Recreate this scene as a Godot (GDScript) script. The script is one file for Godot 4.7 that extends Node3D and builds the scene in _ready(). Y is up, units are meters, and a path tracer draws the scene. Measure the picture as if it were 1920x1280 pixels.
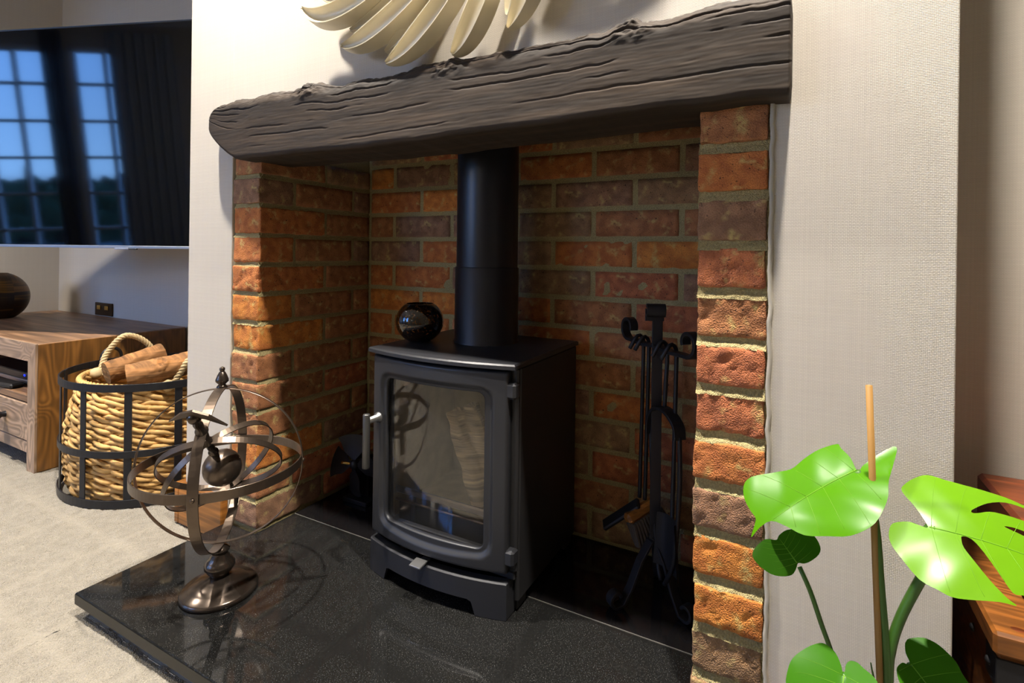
extends Node3D
# World: x to the right along the chimney breast, z out of it into the room, y up; the breast's face is z = 0, the carpet y = 0.

const HY := 0.05            # top of the hearth
const PITCH := 0.075        # brick course
var used := {}
var rng := RandomNumberGenerator.new()
var M := {}

# ------------------------------------------------------------------ naming
func numbered(parent: Node, called: String) -> String:
	var key := str(parent.get_instance_id()) + "/" + called
	var n: int = used.get(key, 0)
	used[key] = n + 1
	return called if n == 0 else "%s_%03d" % [called, n]

func thing(called: String, label: String, category: String, at := Vector3.ZERO, group := "") -> Node3D:
	var o := Node3D.new()
	o.name = numbered(self, called)
	add_child(o, true)
	o.position = at
	tag(o, label, category, group)
	return o

func tag(o: Node, label: String, category: String, group := "") -> void:
	o.set_meta("label", label)
	o.set_meta("category", category)
	if group != "":
		o.set_meta("group", group)

func put(called: String, mesh: Mesh, mat: Material, parent: Node = self, at := Vector3.ZERO, basis := Basis()) -> MeshInstance3D:
	var o := MeshInstance3D.new()
	o.name = numbered(parent, called)
	o.mesh = mesh
	o.material_override = mat
	o.cast_shadow = GeometryInstance3D.SHADOW_CASTING_SETTING_ON
	o.transform = Transform3D(basis, at)
	parent.add_child(o, true)
	return o

func struct(called: String, mesh: Mesh, mat: Material, label := "", parent: Node = self) -> MeshInstance3D:
	var o := put(called, mesh, mat, parent)
	o.set_meta("kind", "structure")
	if label != "":
		o.set_meta("label", label)
	return o

# ------------------------------------------------------------------ mesh helpers
func begin(smooth := true) -> SurfaceTool:
	var st := SurfaceTool.new()
	st.begin(Mesh.PRIMITIVE_TRIANGLES)
	st.set_smooth_group(0 if smooth else -1)
	return st

func done(st: SurfaceTool) -> ArrayMesh:
	st.generate_normals()
	return st.commit()

# a, b, c, d counter-clockwise seen from outside
func quad(st: SurfaceTool, a: Vector3, b: Vector3, c: Vector3, d: Vector3) -> void:
	st.add_vertex(a); st.add_vertex(c); st.add_vertex(b)
	st.add_vertex(a); st.add_vertex(d); st.add_vertex(c)

func tri(st: SurfaceTool, a: Vector3, b: Vector3, c: Vector3) -> void:
	st.add_vertex(a); st.add_vertex(c); st.add_vertex(b)

func bar(st: SurfaceTool, lo: Vector3, hi: Vector3, bevel := 0.002) -> void:
	var c := (lo + hi) * 0.5
	var h := (hi - lo) * 0.5
	block(st, Transform3D(Basis(), c), h, bevel)

# chamfered block with half sizes h
func block(st: SurfaceTool, t: Transform3D, h: Vector3, bevel := 0.002) -> void:
	var e := minf(bevel, minf(h.x, minf(h.y, h.z)) * 0.9)
	var P := func(sx: float, sy: float, sz: float, ax: int) -> Vector3:
		var q := h - Vector3(e, e, e)
		if ax == 0: q.x = h.x
		elif ax == 1: q.y = h.y
		else: q.z = h.z
		return t * Vector3(q.x * sx, q.y * sy, q.z * sz)
	for s in [-1.0, 1.0]:
		var f: float = s
		flip_quad(st, P.call(f, -1, -1, 0), P.call(f, 1, -1, 0), P.call(f, 1, 1, 0), P.call(f, -1, 1, 0), f > 0)
		flip_quad(st, P.call(-1, f, -1, 1), P.call(-1, f, 1, 1), P.call(1, f, 1, 1), P.call(1, f, -1, 1), f > 0)
		flip_quad(st, P.call(-1, -1, f, 2), P.call(1, -1, f, 2), P.call(1, 1, f, 2), P.call(-1, 1, f, 2), f > 0)
		for g in [-1.0, 1.0]:
			var k: float = g
			flip_quad(st, P.call(f, k, -1, 0), P.call(f, k, 1, 0), P.call(f, k, 1, 1), P.call(f, k, -1, 1), f * k < 0)
			flip_quad(st, P.call(f, -1, k, 0), P.call(f, 1, k, 0), P.call(f, 1, k, 2), P.call(f, -1, k, 2), f * k > 0)
			flip_quad(st, P.call(-1, f, k, 1), P.call(1, f, k, 1), P.call(1, f, k, 2), P.call(-1, f, k, 2), f * k < 0)
			for m in [-1.0, 1.0]:
				var w: float = m
				if f * k * w > 0:
					tri(st, P.call(f, k, w, 0), P.call(f, k, w, 1), P.call(f, k, w, 2))
				else:
					tri(st, P.call(f, k, w, 0), P.call(f, k, w, 2), P.call(f, k, w, 1))

func flip_quad(st: SurfaceTool, a: Vector3, b: Vector3, c: Vector3, d: Vector3, straight: bool) -> void:
	if straight: quad(st, a, b, c, d)
	else: quad(st, a, d, c, b)

func box_mesh(lo: Vector3, hi: Vector3, bevel := 0.002) -> ArrayMesh:
	var st := begin(false)
	bar(st, lo, hi, bevel)
	return done(st)

# profile: Vector2(radius, y) from bottom to top, outside on the right
func lathe(st: SurfaceTool, prof: Array, segs := 32, t := Transform3D()) -> void:
	for i in prof.size() - 1:
		var p: Vector2 = prof[i]
		var q: Vector2 = prof[i + 1]
		for k in segs:
			var a := TAU * k / segs
			var b := TAU * (k + 1) / segs
			var p0 := t * Vector3(p.x * cos(a), p.y, -p.x * sin(a))
			var p1 := t * Vector3(p.x * cos(b), p.y, -p.x * sin(b))
			var q0 := t * Vector3(q.x * cos(a), q.y, -q.x * sin(a))
			var q1 := t * Vector3(q.x * cos(b), q.y, -q.x * sin(b))
			if p.x < 1e-6: tri(st, p0, q1, q0)
			elif q.x < 1e-6: tri(st, p0, p1, q0)
			else: quad(st, p0, p1, q1, q0)

func lathe_mesh(prof: Array, segs := 32, t := Transform3D()) -> ArrayMesh:
	var st := begin()
	lathe(st, prof, segs, t)
	return done(st)

# sweep a closed profile (counter-clockwise, x = side, y = up) along pts; up is a fixed direction or one per point
func sweep(st: SurfaceTool, pts: Array, prof: Array, ups = null, closed := false, scales: Array = [], caps := true) -> void:
	var n := pts.size()
	var rings: Array = []
	var up_prev := Vector3.ZERO
	for i in n:
		var a: Vector3 = pts[(i - 1 + n) % n] if closed or i > 0 else pts[0]
		var b: Vector3 = pts[(i + 1) % n] if closed or i < n - 1 else pts[n - 1]
		var tan := (b - a).normalized()
		var up: Vector3
		if ups is Array: up = ups[i]
		elif ups is Vector3: up = ups
		else:
			if up_prev == Vector3.ZERO:
				up_prev = Vector3.UP if absf(tan.y) < 0.9 else Vector3.RIGHT
			up = up_prev
		up = (up - tan * up.dot(tan)).normalized()
		up_prev = up
		var side := tan.cross(up)
		var ring: Array = []
		var sc: float = scales[i] if scales.size() > 0 else 1.0
		for p in prof:
			ring.append(pts[i] + side * (p.x * sc) + up * (p.y * sc))
		rings.append(ring)
	var m := prof.size()
	for i in (n if closed else n - 1):
		var r0: Array = rings[i]
		var r1: Array = rings[(i + 1) % n]
		for k in m:
			var l := (k + 1) % m
			quad(st, r0[k], r0[l], r1[l], r1[k])
	if caps and not closed:
		var c0 := Vector3.ZERO
		var c1 := Vector3.ZERO
		for k in m:
			c0 += rings[0][k] / m
			c1 += rings[n - 1][k] / m
		for k in m:
			var l := (k + 1) % m
			tri(st, c0, rings[0][l], rings[0][k])
			tri(st, c1, rings[n - 1][k], rings[n - 1][l])

func round_prof(r: float, n := 8, ry := -1.0) -> Array:
	var out: Array = []
	if ry < 0: ry = r
	for k in n:
		var a := TAU * k / n
		out.append(Vector2(r * cos(a), ry * sin(a)))
	return out

func flat_prof(w: float, h: float, e := 0.0004) -> Array:
	return [Vector2(w - e, -h), Vector2(w, -h + e), Vector2(w, h - e), Vector2(w - e, h), Vector2(-w + e, h), Vector2(-w, h - e), Vector2(-w, -h + e), Vector2(-w + e, -h)]

func tube_mesh(pts: Array, r: float, sides := 8, scales: Array = []) -> ArrayMesh:
	var st := begin()
	sweep(st, pts, round_prof(r, sides), null, false, scales)
	return done(st)

func spline(ctrl: Array, n: int) -> Array:
	var c := Curve3D.new()
	c.bake_interval = 0.004
	for i in ctrl.size():
		var a: Vector3 = ctrl[maxi(i - 1, 0)]
		var b: Vector3 = ctrl[mini(i + 1, ctrl.size() - 1)]
		var t := (b - a) / 6.0
		c.add_point(ctrl[i], -t, t)
	var out: Array = []
	var len := c.get_baked_length()
	for i in n + 1:
		out.append(c.sample_baked(len * i / n, true))
	return out

# rope of several strands twisted round a path
func rope(st: SurfaceTool, path: Array, r: float, strands := 3, pitch := 0.03, sides := 6) -> void:
	for s in strands:
		var pts: Array = []
		var run := 0.0
		for i in path.size():
			var a: Vector3 = path[maxi(i - 1, 0)]
			var b: Vector3 = path[mini(i + 1, path.size() - 1)]
			var tan := (b - a).normalized()
			var u := tan.cross(Vector3(0.3, 0.2, 1).normalized()).normalized()
			var v := tan.cross(u)
			if i > 0: run += path[i].distance_to(path[i - 1])
			var an := TAU * (run / pitch + float(s) / strands)
			pts.append(path[i] + (u * cos(an) + v * sin(an)) * r * 0.52)
		sweep(st, pts, round_prof(r * 0.56, sides))

# surface over a grid of nu x nv cells
func grid(st: SurfaceTool, nu: int, nv: int, f: Callable, turned := false) -> void:
	var rows: Array = []
	for j in nv + 1:
		var row := PackedVector3Array()
		for i in nu + 1:
			row.append(f.call(float(i) / nu, float(j) / nv))
		rows.append(row)
	for j in nv:
		for i in nu:
			var a: Vector3 = rows[j][i]
			var b: Vector3 = rows[j][i + 1]
			var c: Vector3 = rows[j + 1][i + 1]
			var d: Vector3 = rows[j + 1][i]
			if turned: quad(st, a, d, c, b)
			else: quad(st, a, b, c, d)

# a worn block: rounded edges, surface pushed about by noise
func worn_block(h: Vector3, rad: float, amp: float, cell: float, seed: float, noise: FastNoiseLite) -> ArrayMesh:
	var st := begin()
	var push := func(p: Vector3) -> Vector3:
		var q := Vector3(clampf(p.x, -h.x + rad, h.x - rad), clampf(p.y, -h.y + rad, h.y - rad), clampf(p.z, -h.z + rad, h.z - rad))
		var d := p - q
		var o := q + d.normalized() * rad if d.length() > 1e-9 else p
		var nn := d.normalized()
		var s := o * 1.0 + Vector3(seed, seed * 0.37, -seed * 0.71)
		var v := noise.get_noise_3d(s.x * 18, s.y * 18, s.z * 18) * 0.9 + noise.get_noise_3d(s.x * 70, s.y * 70, s.z * 70) * 0.55
		var pit := noise.get_noise_3d(s.x * 45 + 9, s.y * 45, s.z * 45)
		if pit > 0.42: v -= (pit - 0.42) * 7.0
		return o + nn * v * amp
	var n := Vector3i(maxi(2, int(ceil(2 * h.x / cell))), maxi(2, int(ceil(2 * h.y / cell))), maxi(2, int(ceil(2 * h.z / cell))))
	# two rings of the grid hug each arris
	var warp := func(t: float, hh: float) -> float:
		var a := rad / hh * 0.5
		if t < 0.0001 or t > 0.9999: return lerpf(-hh, hh, t)
		return hh * clampf((t * 2.0 - 1.0) * (1.0 + 2.2 * a), -1.0 + a, 1.0 - a)
	for s in [-1.0, 1.0]:
		var f: float = s
		grid(st, n.z, n.y, func(u: float, v: float) -> Vector3: return push.call(Vector3(f * h.x, warp.call(v, h.y), warp.call(u, h.z))), f > 0)
		grid(st, n.x, n.z, func(u: float, v: float) -> Vector3: return push.call(Vector3(warp.call(u, h.x), f * h.y, warp.call(v, h.z))), f > 0)
		grid(st, n.x, n.y, func(u: float, v: float) -> Vector3: return push.call(Vector3(warp.call(u, h.x), warp.call(v, h.y), f * h.z)), f < 0)
	return done(st)

# ------------------------------------------------------------------ textures
func noise(freq: float, seed: int, octaves := 3, kind := FastNoiseLite.TYPE_SIMPLEX_SMOOTH) -> FastNoiseLite:
	var n := FastNoiseLite.new()
	n.noise_type = kind
	n.frequency = freq
	n.seed = seed
	n.fractal_octaves = octaves
	if octaves < 2: n.fractal_type = FastNoiseLite.FRACTAL_NONE
	return n

func noise_bytes(size: int, freq: float, seed: int, octaves := 3, kind := FastNoiseLite.TYPE_SIMPLEX_SMOOTH, stretch := 1) -> PackedByteArray:
	var im: Image = noise(freq, seed, octaves, kind).get_seamless_image(size / stretch, size, false, false, 0.2)
	im.convert(Image.FORMAT_L8)
	if stretch > 1: im.resize(size, size, Image.INTERPOLATE_CUBIC)
	return im.get_data()

func tex(size: int, f: Callable) -> ImageTexture:
	var b := PackedByteArray()
	b.resize(size * size * 3)
	for i in size * size:
		var c: Color = f.call(i)
		b[i * 3] = int(clampf(c.r, 0, 1) * 255.0)
		b[i * 3 + 1] = int(clampf(c.g, 0, 1) * 255.0)
		b[i * 3 + 2] = int(clampf(c.b, 0, 1) * 255.0)
	return ImageTexture.create_from_image(Image.create_from_data(size, size, false, Image.FORMAT_RGB8, b))

func turn(t: ImageTexture) -> ImageTexture:
	var im := t.get_image().duplicate() as Image
	im.rotate_90(CLOCKWISE)
	return ImageTexture.create_from_image(im)

func mat(color: Color, rough := 0.6, metal := 0.0, texture: Texture2D = null, scale := 1.0, height: Texture2D = null, depth := 0.0, world := true) -> StandardMaterial3D:
	var m := StandardMaterial3D.new()
	m.albedo_color = color
	m.roughness = rough
	m.metallic = metal
	if texture or height:
		m.uv1_triplanar = true
		m.uv1_world_triplanar = world
		m.uv1_scale = Vector3(scale, scale, scale)
		m.uv1_triplanar_sharpness = 6.0
	if texture: m.albedo_texture = texture
	if height:
		m.heightmap_enabled = true
		m.heightmap_texture = height
		m.heightmap_scale = depth
	return m

func rgb(r: int, g: int, b: int) -> Color:
	return Color8(r, g, b)

func make_materials() -> void:
	var S := 256
	# woven wallpaper: threads over and under, some thicker
	var wa := PackedFloat32Array()
	var th := PackedFloat32Array()
	rng.seed = 7
	for i in 64: th.append(rng.randf_range(0.985, 1.0))
	var hgt := func(i: int) -> float:
		var x := i % S
		var y := i / S
		var cx := x / 8
		var cy := y / 8
		var fx := absf((x % 8) - 3.5) / 4.0
		var fy := absf((y % 8) - 3.5) / 4.0
		var over := (cx + cy) % 2 == 0
		var a := (1.0 - fy * fy) * (0.75 + 0.25 * (1.0 - fx * fx)) if over else (1.0 - fx * fx) * (0.75 + 0.25 * (1.0 - fy * fy)) * 0.85
		return a
	var weave_h := tex(S, func(i: int) -> Color:
		var v: float = hgt.call(i)
		return Color(v, v, v))
	var weave_c := tex(S, func(i: int) -> Color:
		var v: float = hgt.call(i)
		var s := th[(i % S) / 8] * th[32 + (i / S) / 8]
		v = (0.86 + 0.14 * v) * s
		return Color(v, v * 0.99, v * 0.975))
	M.wall = mat(rgb(216, 210, 200), 0.85, 0.0, weave_c, 14.0, weave_h, 0.035)
	M.paint = mat(rgb(222, 219, 212), 0.8)
	M.plaster_edge = mat(rgb(176, 170, 158), 0.9)

	# bricks: one colour picture per clay, with pits and lime smears
	var n1 := noise_bytes(512, 0.012, 11, 4)
	var n2 := noise_bytes(512, 0.05, 12, 3)
	var n3 := noise_bytes(512, 0.009, 13, 3)
	var sp := noise_bytes(512, 0.16, 14, 2)
	var pit := tex(512, func(i: int) -> Color:
		var v := 0.30 * n2[i] / 255.0 + 0.70 * sp[i] / 255.0
		if n2[i] < 46: v -= 0.3
		return Color(v, v, v))
	M.bricks = []
	var clays := [[rgb(196, 122, 66), rgb(168, 98, 54)], [rgb(176, 118, 76), rgb(146, 96, 62)], [rgb(158, 118, 90), rgb(130, 97, 74)], [rgb(212, 136, 62), rgb(182, 108, 50)], [rgb(160, 124, 88), rgb(134, 104, 76)], [rgb(190, 114, 74), rgb(158, 93, 62)]]
	for c in clays.size():
		var a: Color = clays[c][0]
		var b: Color = clays[c][1]
		var off := c * 7919
		var t := tex(512, func(i: int) -> Color:
			var j := (i + off) % 262144
			var k := clampf((n1[j] - 70) / 120.0, 0, 1)
			var col := a.lerp(b, k)
			col = col * (0.84 + 0.30 * sp[j] / 255.0)
			var lime := clampf((n3[j] - 158) / 50.0, 0, 1) * (0.35 + 0.65 * clampf((n2[j] - 70) / 90.0, 0, 1))
			col = col.lerp(Color(0.80, 0.73, 0.46), lime * 0.68)
			if n2[j] < 44: col = col * 0.5
			return col)
		M.bricks.append(mat(Color.WHITE, 0.92, 0.0, t, 4.3, pit, 0.16))
	var mort := tex(256, func(i: int) -> Color:
		var v := 0.82 + 0.26 * (sp[(i / 256) * 512 + i % 256] / 255.0 - 0.5)
		return Color(0.82 * v, 0.75 * v, 0.53 * v))
	M.mortar = mat(Color.WHITE, 0.95, 0.0, mort, 6.0, pit, 0.30)

	# timber
	var g1 := noise_bytes(512, 0.02, 21, 4, FastNoiseLite.TYPE_SIMPLEX_SMOOTH, 16)
	var g2 := noise_bytes(512, 0.09, 22, 2, FastNoiseLite.TYPE_SIMPLEX_SMOOTH, 32)
	var g3 := noise_bytes(512, 0.006, 23, 2, FastNoiseLite.TYPE_SIMPLEX_SMOOTH, 4)
	var grain := tex(512, func(i: int) -> Color:
		var v := 0.42 + 0.42 * g1[i] / 255.0 + 0.24 * g2[i] / 255.0
		return Color(v, v, v))
	var rings := tex(512, func(i: int) -> Color:
		var w := g3[i] / 255.0
		var s := 0.5 + 0.5 * sin(w * 46.0)
		var v := 0.62 + 0.26 * s * (0.4 + w) + 0.16 * g2[i] / 255.0
		return Color(v, v * 0.97, v * 0.92))
	M.beam = mat(rgb(64, 50, 36), 0.78, 0.0, grain, 2.2, grain, 0.04)
	M.unit_side = mat(rgb(150, 106, 54), 0.42, 0.0, turn(rings), 1.9)
	M.unit_front = mat(rgb(190, 164, 144), 0.42, 0.0, rings, 2.1)
	M.unit_post = mat(rgb(190, 164, 144), 0.42, 0.0, turn(rings), 2.1)
	M.unit_top = mat(rgb(178, 136, 102), 0.38, 0.0, grain, 1.7)
	M.pine = mat(rgb(186, 120, 52), 0.4, 0.0, grain, 2.6)
	M.chest = mat(rgb(168, 106, 48), 0.42, 0.0, rings, 3.0)
	M.chest_side = mat(rgb(140, 84, 36), 0.45, 0.0, rings, 3.0)
	M.chest_dark = mat(rgb(150, 74, 34), 0.4, 0.0, grain, 3.0)
	M.bark = mat(rgb(190, 134, 80), 0.85, 0.0, grain, 3.0, grain, 0.12)
	M.log_end = mat(rgb(196, 150, 92), 0.9, 0.0, grain, 6.0)
	M.split_log = mat(rgb(214, 178, 120), 0.9, 0.0, grain, 5.0, grain, 0.2)
	M.cane = mat(rgb(158, 118, 60), 0.6)

	# polished black granite with pale flecks
	var fl := noise_bytes(512, 0.30, 31, 1)
	var fl2 := noise_bytes(512, 0.11, 32, 2)
	var gran := tex(512, func(i: int) -> Color:
		var v := 0.10 + 0.05 * (fl2[i] / 255.0 - 0.5)
		if fl[i] > 206: v += 0.34 * (fl[i] - 206) / 49.0 + 0.07
		return Color(v, v, v * 0.98))
	M.granite = mat(Color.WHITE, 0.06, 0.0, gran, 3.4)
	M.granite.metallic_specular = 0.5
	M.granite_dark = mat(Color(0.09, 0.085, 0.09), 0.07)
	M.granite_edge = mat(rgb(92, 82, 66), 0.4, 0.0, gran, 3.4)
	M.grout = mat(rgb(96, 93, 88), 0.7)

	# carpet
	var cp := tex(512, func(i: int) -> Color:
		var v := 0.80 + 0.22 * (sp[i] / 255.0) + 0.10 * (n1[i] / 255.0 - 0.5)
		return Color(v, v * 0.985, v * 0.95))
	M.carpet = mat(rgb(158, 153, 144), 0.98, 0.0, cp, 4.0, pit, 0.5)
	M.carpet.rim_enabled = true
	M.carpet.rim = 0.3

	# metals and others
	var dusty := tex(256, func(i: int) -> Color:
		var v := 0.86 + 0.14 * n1[(i / 256) * 512 + i % 256] / 255.0
		return Color(v, v, v))
	M.stove = mat(rgb(45, 46, 50), 0.40, 0.25, null, 8.0, pit, 0.006)
	M.stove_body = mat(rgb(38, 38, 40), 0.5, 0.2)
	M.flue = mat(rgb(36, 36, 40), 0.34, 0.3)
	M.steel = mat(rgb(150, 150, 150), 0.35, 0.9)
	M.dark_steel = mat(rgb(92, 92, 92), 0.38, 0.8)
	M.glass = StandardMaterial3D.new()
	M.glass.albedo_color = Color(0.5, 0.5, 0.5, 0.02)
	M.glass.transparency = BaseMaterial3D.TRANSPARENCY_ALPHA
	M.glass.roughness = 0.02
	M.vermiculite = mat(rgb(150, 130, 92), 0.95, 0.0, dusty, 6.0, pit, 0.12)
	M.soot = mat(rgb(40, 36, 34), 0.9)
	M.iron = mat(rgb(42, 42, 46), 0.48, 0.5, null, 9.0, pit, 0.02)
	M.black_iron = mat(rgb(34, 35, 40), 0.4, 0.4)
	M.bronze = mat(rgb(112, 98, 86), 0.32, 0.85, dusty, 5.0)
	M.bronze_dark = mat(rgb(88, 78, 70), 0.22, 0.85)
	M.brass = mat(rgb(196, 160, 82), 0.25, 0.9)
	M.gold = mat(rgb(228, 216, 186), 0.4, 0.2, dusty, 2.0)
	M.gold_side = mat(rgb(196, 172, 112), 0.42, 0.5, dusty, 2.0)
	var wk := tex(256, func(i: int) -> Color:
		var v := 0.72 + 0.34 * g1[(i / 256) * 512 + i % 256] / 255.0
		return Color(v, v * 0.95, v * 0.85))
	M.wicker = mat(rgb(220, 184, 126), 0.75, 0.0, wk, 9.0)
	M.rope = mat(rgb(200, 176, 132), 0.85)
	M.screen = mat(Color(0.012, 0.013, 0.016), 0.045)
	M.plastic = mat(rgb(22, 22, 25), 0.35)
	M.silver = mat(rgb(170, 172, 178), 0.3, 0.8)
	var tort := tex(256, func(i: int) -> Color:
		var j := (i / 256) * 512 + i % 256
		var k := clampf((n2[j] - 140) / 60.0, 0, 1)
		return Color(0.06, 0.035, 0.03).lerp(Color(0.42, 0.25, 0.08), k))
	var tort2 := tex(256, func(i: int) -> Color:
		var k := clampf((g1[(i / 256) * 512 + i % 256] - 110) / 80.0, 0, 1)
		return Color(0.35, 0.30, 0.28).lerp(Color(1.0, 0.92, 0.7), k))
	M.tortoise = mat(Color.WHITE, 0.05, 0.0, tort, 9.0)
	M.tortoise.clearcoat_enabled = true
	M.tortoise.clearcoat = 1.0
	M.tortoise.clearcoat_roughness = 0.03
	M.woven_vase = mat(rgb(112, 84, 40), 0.4, 0.1, tort2, 6.0, wk, 0.1)
	M.led = mat(rgb(40, 60, 255), 0.4)
	M.led.emission_enabled = true
	M.led.emission = Color(0.1, 0.2, 1.0)
	M.led.emission_energy_multiplier = 2.0
	M.leaf_fresh = leaf_mat(rgb(92, 140, 16), 0.35)
	M.leaf_fresh.metallic_specular = 0.3
	M.leaf_mid = leaf_mat(rgb(68, 122, 4), 0.35)
	M.leaf_dark = leaf_mat(rgb(52, 102, 18), 0.3)
	M.vein = leaf_mat(rgb(104, 152, 44), 0.3)
	M.stem = mat(rgb(64, 104, 36), 0.4)
	M.pot = mat(rgb(150, 146, 138), 0.5)
	M.soil = mat(rgb(52, 40, 30), 0.95)
	M.bristle = mat(rgb(70, 60, 50), 0.9)
	M.curtain = mat(rgb(168, 176, 190), 0.9)
	M.curtain.backlight_enabled = true
	M.curtain.backlight = Color(0.25, 0.27, 0.30)
	M.curtain_dark = mat(rgb(70, 72, 80), 0.9)
	M.hedge = mat(rgb(48, 74, 40), 0.9)
	M.patio = mat(rgb(150, 146, 140), 0.9)
	M.white = mat(rgb(232, 232, 230), 0.5)
	M.socket = mat(rgb(66, 46, 30), 0.3, 0.7)

func leaf_mat(c: Color, back: float) -> StandardMaterial3D:
	var m := mat(c, 0.26)
	m.backlight_enabled = true
	m.backlight = Color(back * 0.45, back * 0.8, back * 0.1)
	m.metallic_specular = 0.2
	return m

# ------------------------------------------------------------------ first: camera, sky, lamps, exposure
func set_view() -> void:
	var cam := Camera3D.new()
	cam.name = "camera"
	var yaw := 0.4929
	var roll := 0.0129
	var right0 := Vector3(cos(yaw), 0, -sin(yaw))
	var ahead := Vector3(-sin(yaw), 0, -cos(yaw))
	var right := right0 * cos(roll) + Vector3.UP * sin(roll)
	var up := -right0 * sin(roll) + Vector3.UP * cos(roll)
	var near := 0.05
	var f := 990.3
	cam.set_frustum(near * 1280.0 / f, Vector2(0, -near * (640.0 - 473.7) / f), near, 60.0)
	add_child(cam)
	cam.transform = Transform3D(Basis(right, up, -ahead), Vector3(1.1913, 0.7627, 0.8723))
	cam.current = true

	var env := Environment.new()
	env.background_mode = Environment.BG_SKY
	var sky := Sky.new()
	var sm := ProceduralSkyMaterial.new()
	sm.sky_top_color = Color(0.26, 0.50, 0.88)
	sm.sky_horizon_color = Color(0.50, 0.72, 0.98)
	sm.ground_bottom_color = Color(0.10, 0.12, 0.14)
	sm.ground_horizon_color = Color(0.30, 0.42, 0.6)
	sm.sun_angle_max = 0.0
	sm.energy_multiplier = 17.0
	sky.sky_material = sm
	env.sky = sky
	env.ambient_light_source = Environment.AMBIENT_SOURCE_DISABLED
	env.tonemap_mode = Environment.TONE_MAPPER_LINEAR
	env.tonemap_exposure = 1.0
	env.sdfgi_enabled = true
	env.ssao_enabled = true
	env.ssil_enabled = true
	var we := WorldEnvironment.new()
	we.name = "environment"
	we.environment = env
	add_child(we)

func downlight(x: float, z: float, energy: float, warm: Color, label: String) -> void:
	var o := thing("downlight", label, "downlight", Vector3(x, 2.4, z), "recessed ceiling downlights")
	var st := begin()
	lathe(st, [Vector2(0.034, -0.002), Vector2(0.036, -0.006), Vector2(0.045, -0.006), Vector2(0.046, 0.0)], 24)
	put("trim_ring", done(st), M.white, o)
	var disc := mat(Color.WHITE, 0.4)
	disc.emission_enabled = true
	disc.emission = warm
	disc.emission_energy_multiplier = 8.0
	put("lens", lathe_mesh([Vector2(0.0, -0.003), Vector2(0.034, -0.002)], 24), disc, o)
	var l := SpotLight3D.new()
	l.name = "light"
	l.light_color = warm
	l.light_energy = energy
	l.spot_range = 12.0
	l.spot_attenuation = 2.0
	l.spot_angle = 52.0
	l.spot_angle_attenuation = 0.9
	l.light_size = 0.03
	l.shadow_enabled = true
	o.add_child(l)
	l.position = Vector3(0, -0.012, 0)
	l.rotation.x = -PI / 2

func globe_lamp(x: float, z: float, h: float, energy: float, warm: Color, label: String) -> void:
	var o := thing("globe_lamp", label, "lamp", Vector3(x, 0, z), "globe floor lamps")
	put("stand", lathe_mesh([Vector2(0, 0), Vector2(0.14, 0), Vector2(0.14, 0.02), Vector2(0.02, 0.035), Vector2(0.012, 0.05), Vector2(0.012, h - 0.09), Vector2(0.03, h - 0.075), Vector2(0.0, h - 0.07)], 24), M.bronze_dark, o)
	var g := mat(Color.WHITE, 0.4)
	g.emission_enabled = true
	g.emission = warm
	g.emission_energy_multiplier = 5.0
	var prof: Array = []
	for k in 13:
		var a := -PI / 2 + PI * k / 12
		prof.append(Vector2(maxf(0.0, 0.075 * cos(a)), h + 0.075 * sin(a)))
	put("glass_globe", lathe_mesh(prof, 24), g, o)
	var l := OmniLight3D.new()
	l.name = "light"
	l.light_color = warm
	l.light_energy = energy
	l.omni_range = 12.0
	l.omni_attenuation = 2.0
	l.light_size = 0.07
	l.shadow_enabled = true
	o.add_child(l)
	l.position = Vector3(0, h, 0)

# ------------------------------------------------------------------ the room
func wall_box(called: String, lo: Vector3, hi: Vector3, m: Material, label: String) -> MeshInstance3D:
	return struct(called, box_mesh(lo, hi, 0.001), m, label)

func joined(list: Array, bevel := 0.001) -> ArrayMesh:
	var st := begin(false)
	for p in list: bar(st, p[0], p[1], bevel)
	return done(st)

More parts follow.
